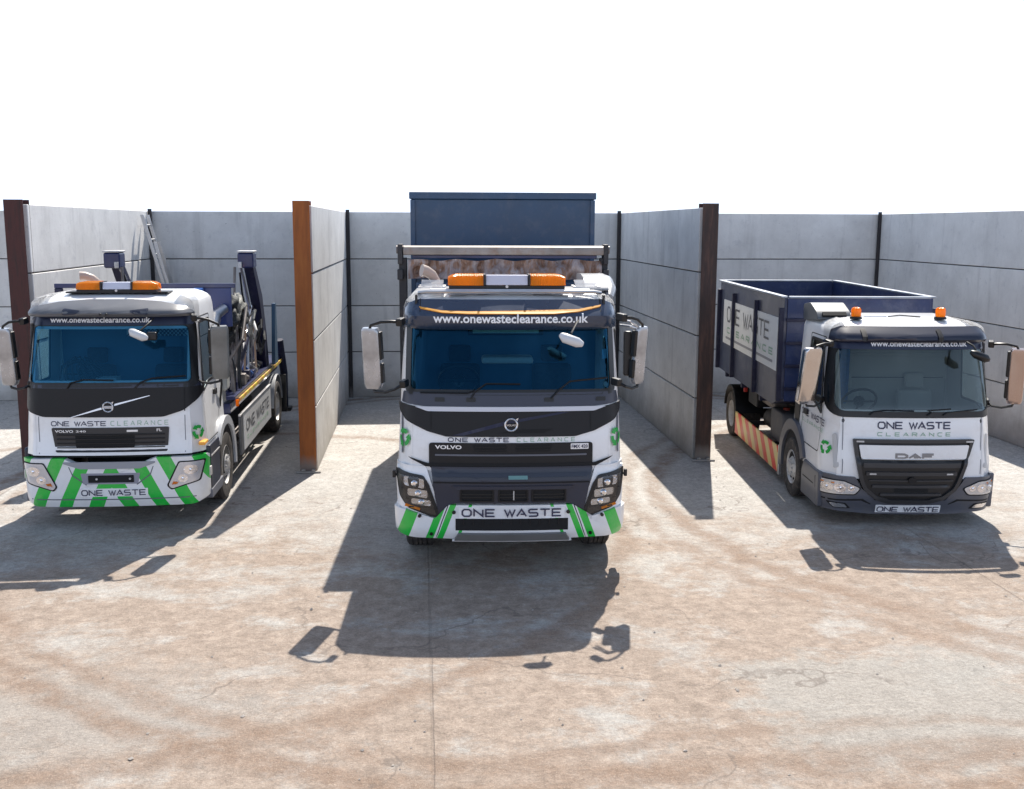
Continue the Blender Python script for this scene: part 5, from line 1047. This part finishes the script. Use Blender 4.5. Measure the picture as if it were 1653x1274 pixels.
# lifting arms
for s in (-1, 1):
    g = MB(); x0, x1 = s*.95, s*1.10
    pts = [(4.15, 3.10), (4.35, 3.14), (5.05, 2.55), (5.35, 1.95), (5.55, 1.3), (5.25, 1.25), (5.05, 1.85), (4.80, 2.40)]
    g.prism(pts, x0, x1); g.build('lifting_arm', DBLUE, T, bev=.012)
    h = MB(); h.box(s*1.02-.125, s*1.02+.125, 3.98, 4.30, 3.03, 3.27); h.build('arm_head', NAVY, T, bev=.03); MB().box(s*1.02-.13, s*1.02+.13, 3.96, 4.31, 3.272, 3.30).build('arm_cap', RIM, T, bev=.008)
    MB().box(s*.94-.03, s*.94+.03, 3.93, 3.98, 3.03, 3.13).build('hook_pin', RIM, T, bev=.01)
    tube('chain', [(s*.86, 3.95, 3.05), (s*.84, 3.9, 2.6), (s*.83, 3.85, 2.2), (s*.80, 3.8, 1.7)], .022, STEEL, T, 6)
    tube('hydraulic_ram', [(s*.98, 2.6, 1.35), (s*.98, 3.9, 1.95)], .075, DBLUE, T, 14); tube('ram_rod', [(s*.98, 3.9, 1.95), (s*.98, 4.85, 2.38)], .04, CHROME, T, 12)
    l_ = MB(); l_.prism([(4.4, 1.3), (6.2, 1.3), (6.2, 1.62), (5.6, 1.9), (5.1, 1.75)], s*.84, s*.875); l_.build('arm_bracket', NAVY, T, bev=.006)
    tube('stabiliser_leg', [(s*1.12, 6.75, 1.6), (s*1.16, 6.95, .95), (s*1.14, 7.05, .30)], .07, DBLUE, T, 10); MB().box(s*1.14-.13, s*1.14+.13, 6.92, 7.18, .22, .29).build('stabiliser_foot', CHASS, T, bev=.01)
    lg = MB(); lg.prism([(5.5, 1.3), (5.7, 2.35), (5.85, 2.35), (5.9, 1.3)], s*1.15, s*1.21); lg.build('rear_plate', mat('teal_steel', (.02, .07, .13), .35, coat=.3), T, bev=.008)
    MB().box(s*1.08-.14, s*1.08+.14, 6.72, 6.78, .25, .95).build('mud_flap', BLACK, T)
for k in range(7): tube('dash_cable', [(-.75+k*.09, .55, 1.72), (-.72+k*.06, .62, 1.95+.03*(k%3)), (-.60+k*.03, .75, 2.05-.04*(k%2)), (-.5+k*.05, .9, 1.75)], .013, BRONZE, T, 6)
MB().box(-.30, -.05, .55, .75, 1.72, 1.80).build('clipboard', mat('paper', (.6, .6, .58), .6), T)
# clutter behind the cab: filter, hoses, coiled straps and folded net
rng = random.Random(5)
MB().tube([(.93, 1.74, 1.30), (.93, 1.74, 2.30)], .13, 18).build('exhaust_stack', mat('stack_grey', (.42, .42, .40), .4, metal=.5, var=.2, dirt=(.15, .13, .12), dscale=6), T)
MB().box(.80, 1.10, 1.64, 1.90, 1.45, 1.95).build('filter_box', mat('filter_grey', (.38, .39, .37), .45, var=.15), T, bev=.04)
MB().tube([(.93, 1.74, 2.30), (.96, 1.80, 2.48), (1.05, 1.95, 2.56)], [.08, .08, .07], 14).build('exhaust_tip', ALU, T)
for k in range(9):
    x = .78+rng.uniform(0, .34); y = 2.2+rng.uniform(0, .5)
    tube('hydraulic_hose', [(x, y, 1.32), (x+rng.uniform(-.1, .1), y+.1, 1.7+rng.uniform(-.1, .1)), (x+rng.uniform(-.12, .14), y+.15, 2.1+rng.uniform(-.1, .15)), (x+rng.uniform(-.1, .12), y+.6, 2.5+rng.uniform(-.2, .15)), (.95, y+1.2, 2.35)], .018+rng.uniform(0, .012), BLACK if k % 3 else STEEL, T, 8)
NET = mat('sheet_net', (.25, .25, .23), .7, var=.6, vscale=14, dirt=(.6, .58, .52), dscale=9, damt=.9, bump=.5, bscale=30); NETD = mat('sheet_net_dark', (.02, .022, .024), .7, var=.5, vscale=12, dirt=(.22, .24, .22), dscale=11, damt=.6, bump=.5)
for k, (x, y, z, r_, m_) in enumerate(((.86, 2.45, 2.66, .15, NET), (1.0, 2.6, 2.56, .14, NETD), (.92, 2.8, 2.42, .17, NET), (1.04, 2.5, 2.36, .13, NETD), (.90, 2.35, 2.44, .13, NETD), (1.0, 3.1, 2.5, .15, NET), (1.04, 3.0, 2.28, .14, NETD), (.95, 2.6, 2.12, .12, NETD), (1.02, 3.35, 2.40, .13, NETD))):
    b = MB(); n = 14; vs = []
    for i in range(n+1):
        a = math.pi*i/n
        for j in range(18):
            q = 2*math.pi*j/18; rr = r_*(1+.22*math.sin(3*q+k)+.16*math.sin(5*a+q*2+k*2)+.08*rng.random()); vs.append((x+rr*math.sin(a)*math.cos(q)*.8, y+rr*math.sin(a)*math.sin(q)*1.5, z+rr*math.cos(a)))
    b.add(vs, [(i*18+j, i*18+(j+1) % 18, (i+1)*18+(j+1) % 18, (i+1)*18+j) for i in range(n) for j in range(18)]); b.build('folded_net', m_, T, smooth=60)
for k in range(16):
    yy = 2.6+k*.16; x = .86+rng.uniform(0, .26); z = 2.52-.045*k+rng.uniform(-.12, .10)
    tube('hydraulic_hose', [(x, yy, z-.25), (x+.08, yy-.04, z), (x+rng.uniform(-.06, .1), yy+.10, z+.12), (x-.05, yy+.22, z-.02), (x+.02, yy+.26, z-.35)], rng.uniform(.016, .034), (BLACK, NET, STEEL, NETD, BLACK, ALU)[k % 6], T, 8)
for s_ in (-1, 1):
    tube('arm_hose', [(s_*.93, 4.1, 3.02), (s_*.92, 4.35, 2.85), (s_*.92, 4.8, 2.35), (s_*.92, 5.1, 1.8)], .022, ALU, T, 8)
    tube('arm_hose', [(s_*.90, 4.15, 2.95), (s_*.88, 4.4, 2.6), (s_*.90, 4.7, 2.2), (s_*.90, 5.0, 1.5)], .016, BLACK, T, 8)
for k in range(7):
    yy = 2.7+k*.42; x = 1.0+rng.uniform(-.05, .08)
    tube('strap', [(x-.1, yy, 1.32), (x, yy+.05, 1.45+rng.uniform(0, .1)), (x+.08, yy+.2, 1.40), (x+.02, yy+.35, 1.32)], .03, (NETD, STEEL, mat('strap_blue', (.03, .09, .30), .5), ALU)[k % 4], T, 8)
    MB().box(x-.06, x+.08, yy-.05, yy+.12, 1.302, 1.36+rng.uniform(0, .14)).build('valve_block', (NAVY, STEEL, DBLUE)[k % 3], T, bev=.015)
for k in range(6):
    yy = 3.0+k*.25; tube('rod', [(.98+k*.02, yy, 1.35), (1.02, yy+.3, 2.35-.06*k)], .016, (ALU, STEEL, mat('tan_rod', (.45, .30, .2), .5))[k % 3], T, 8)
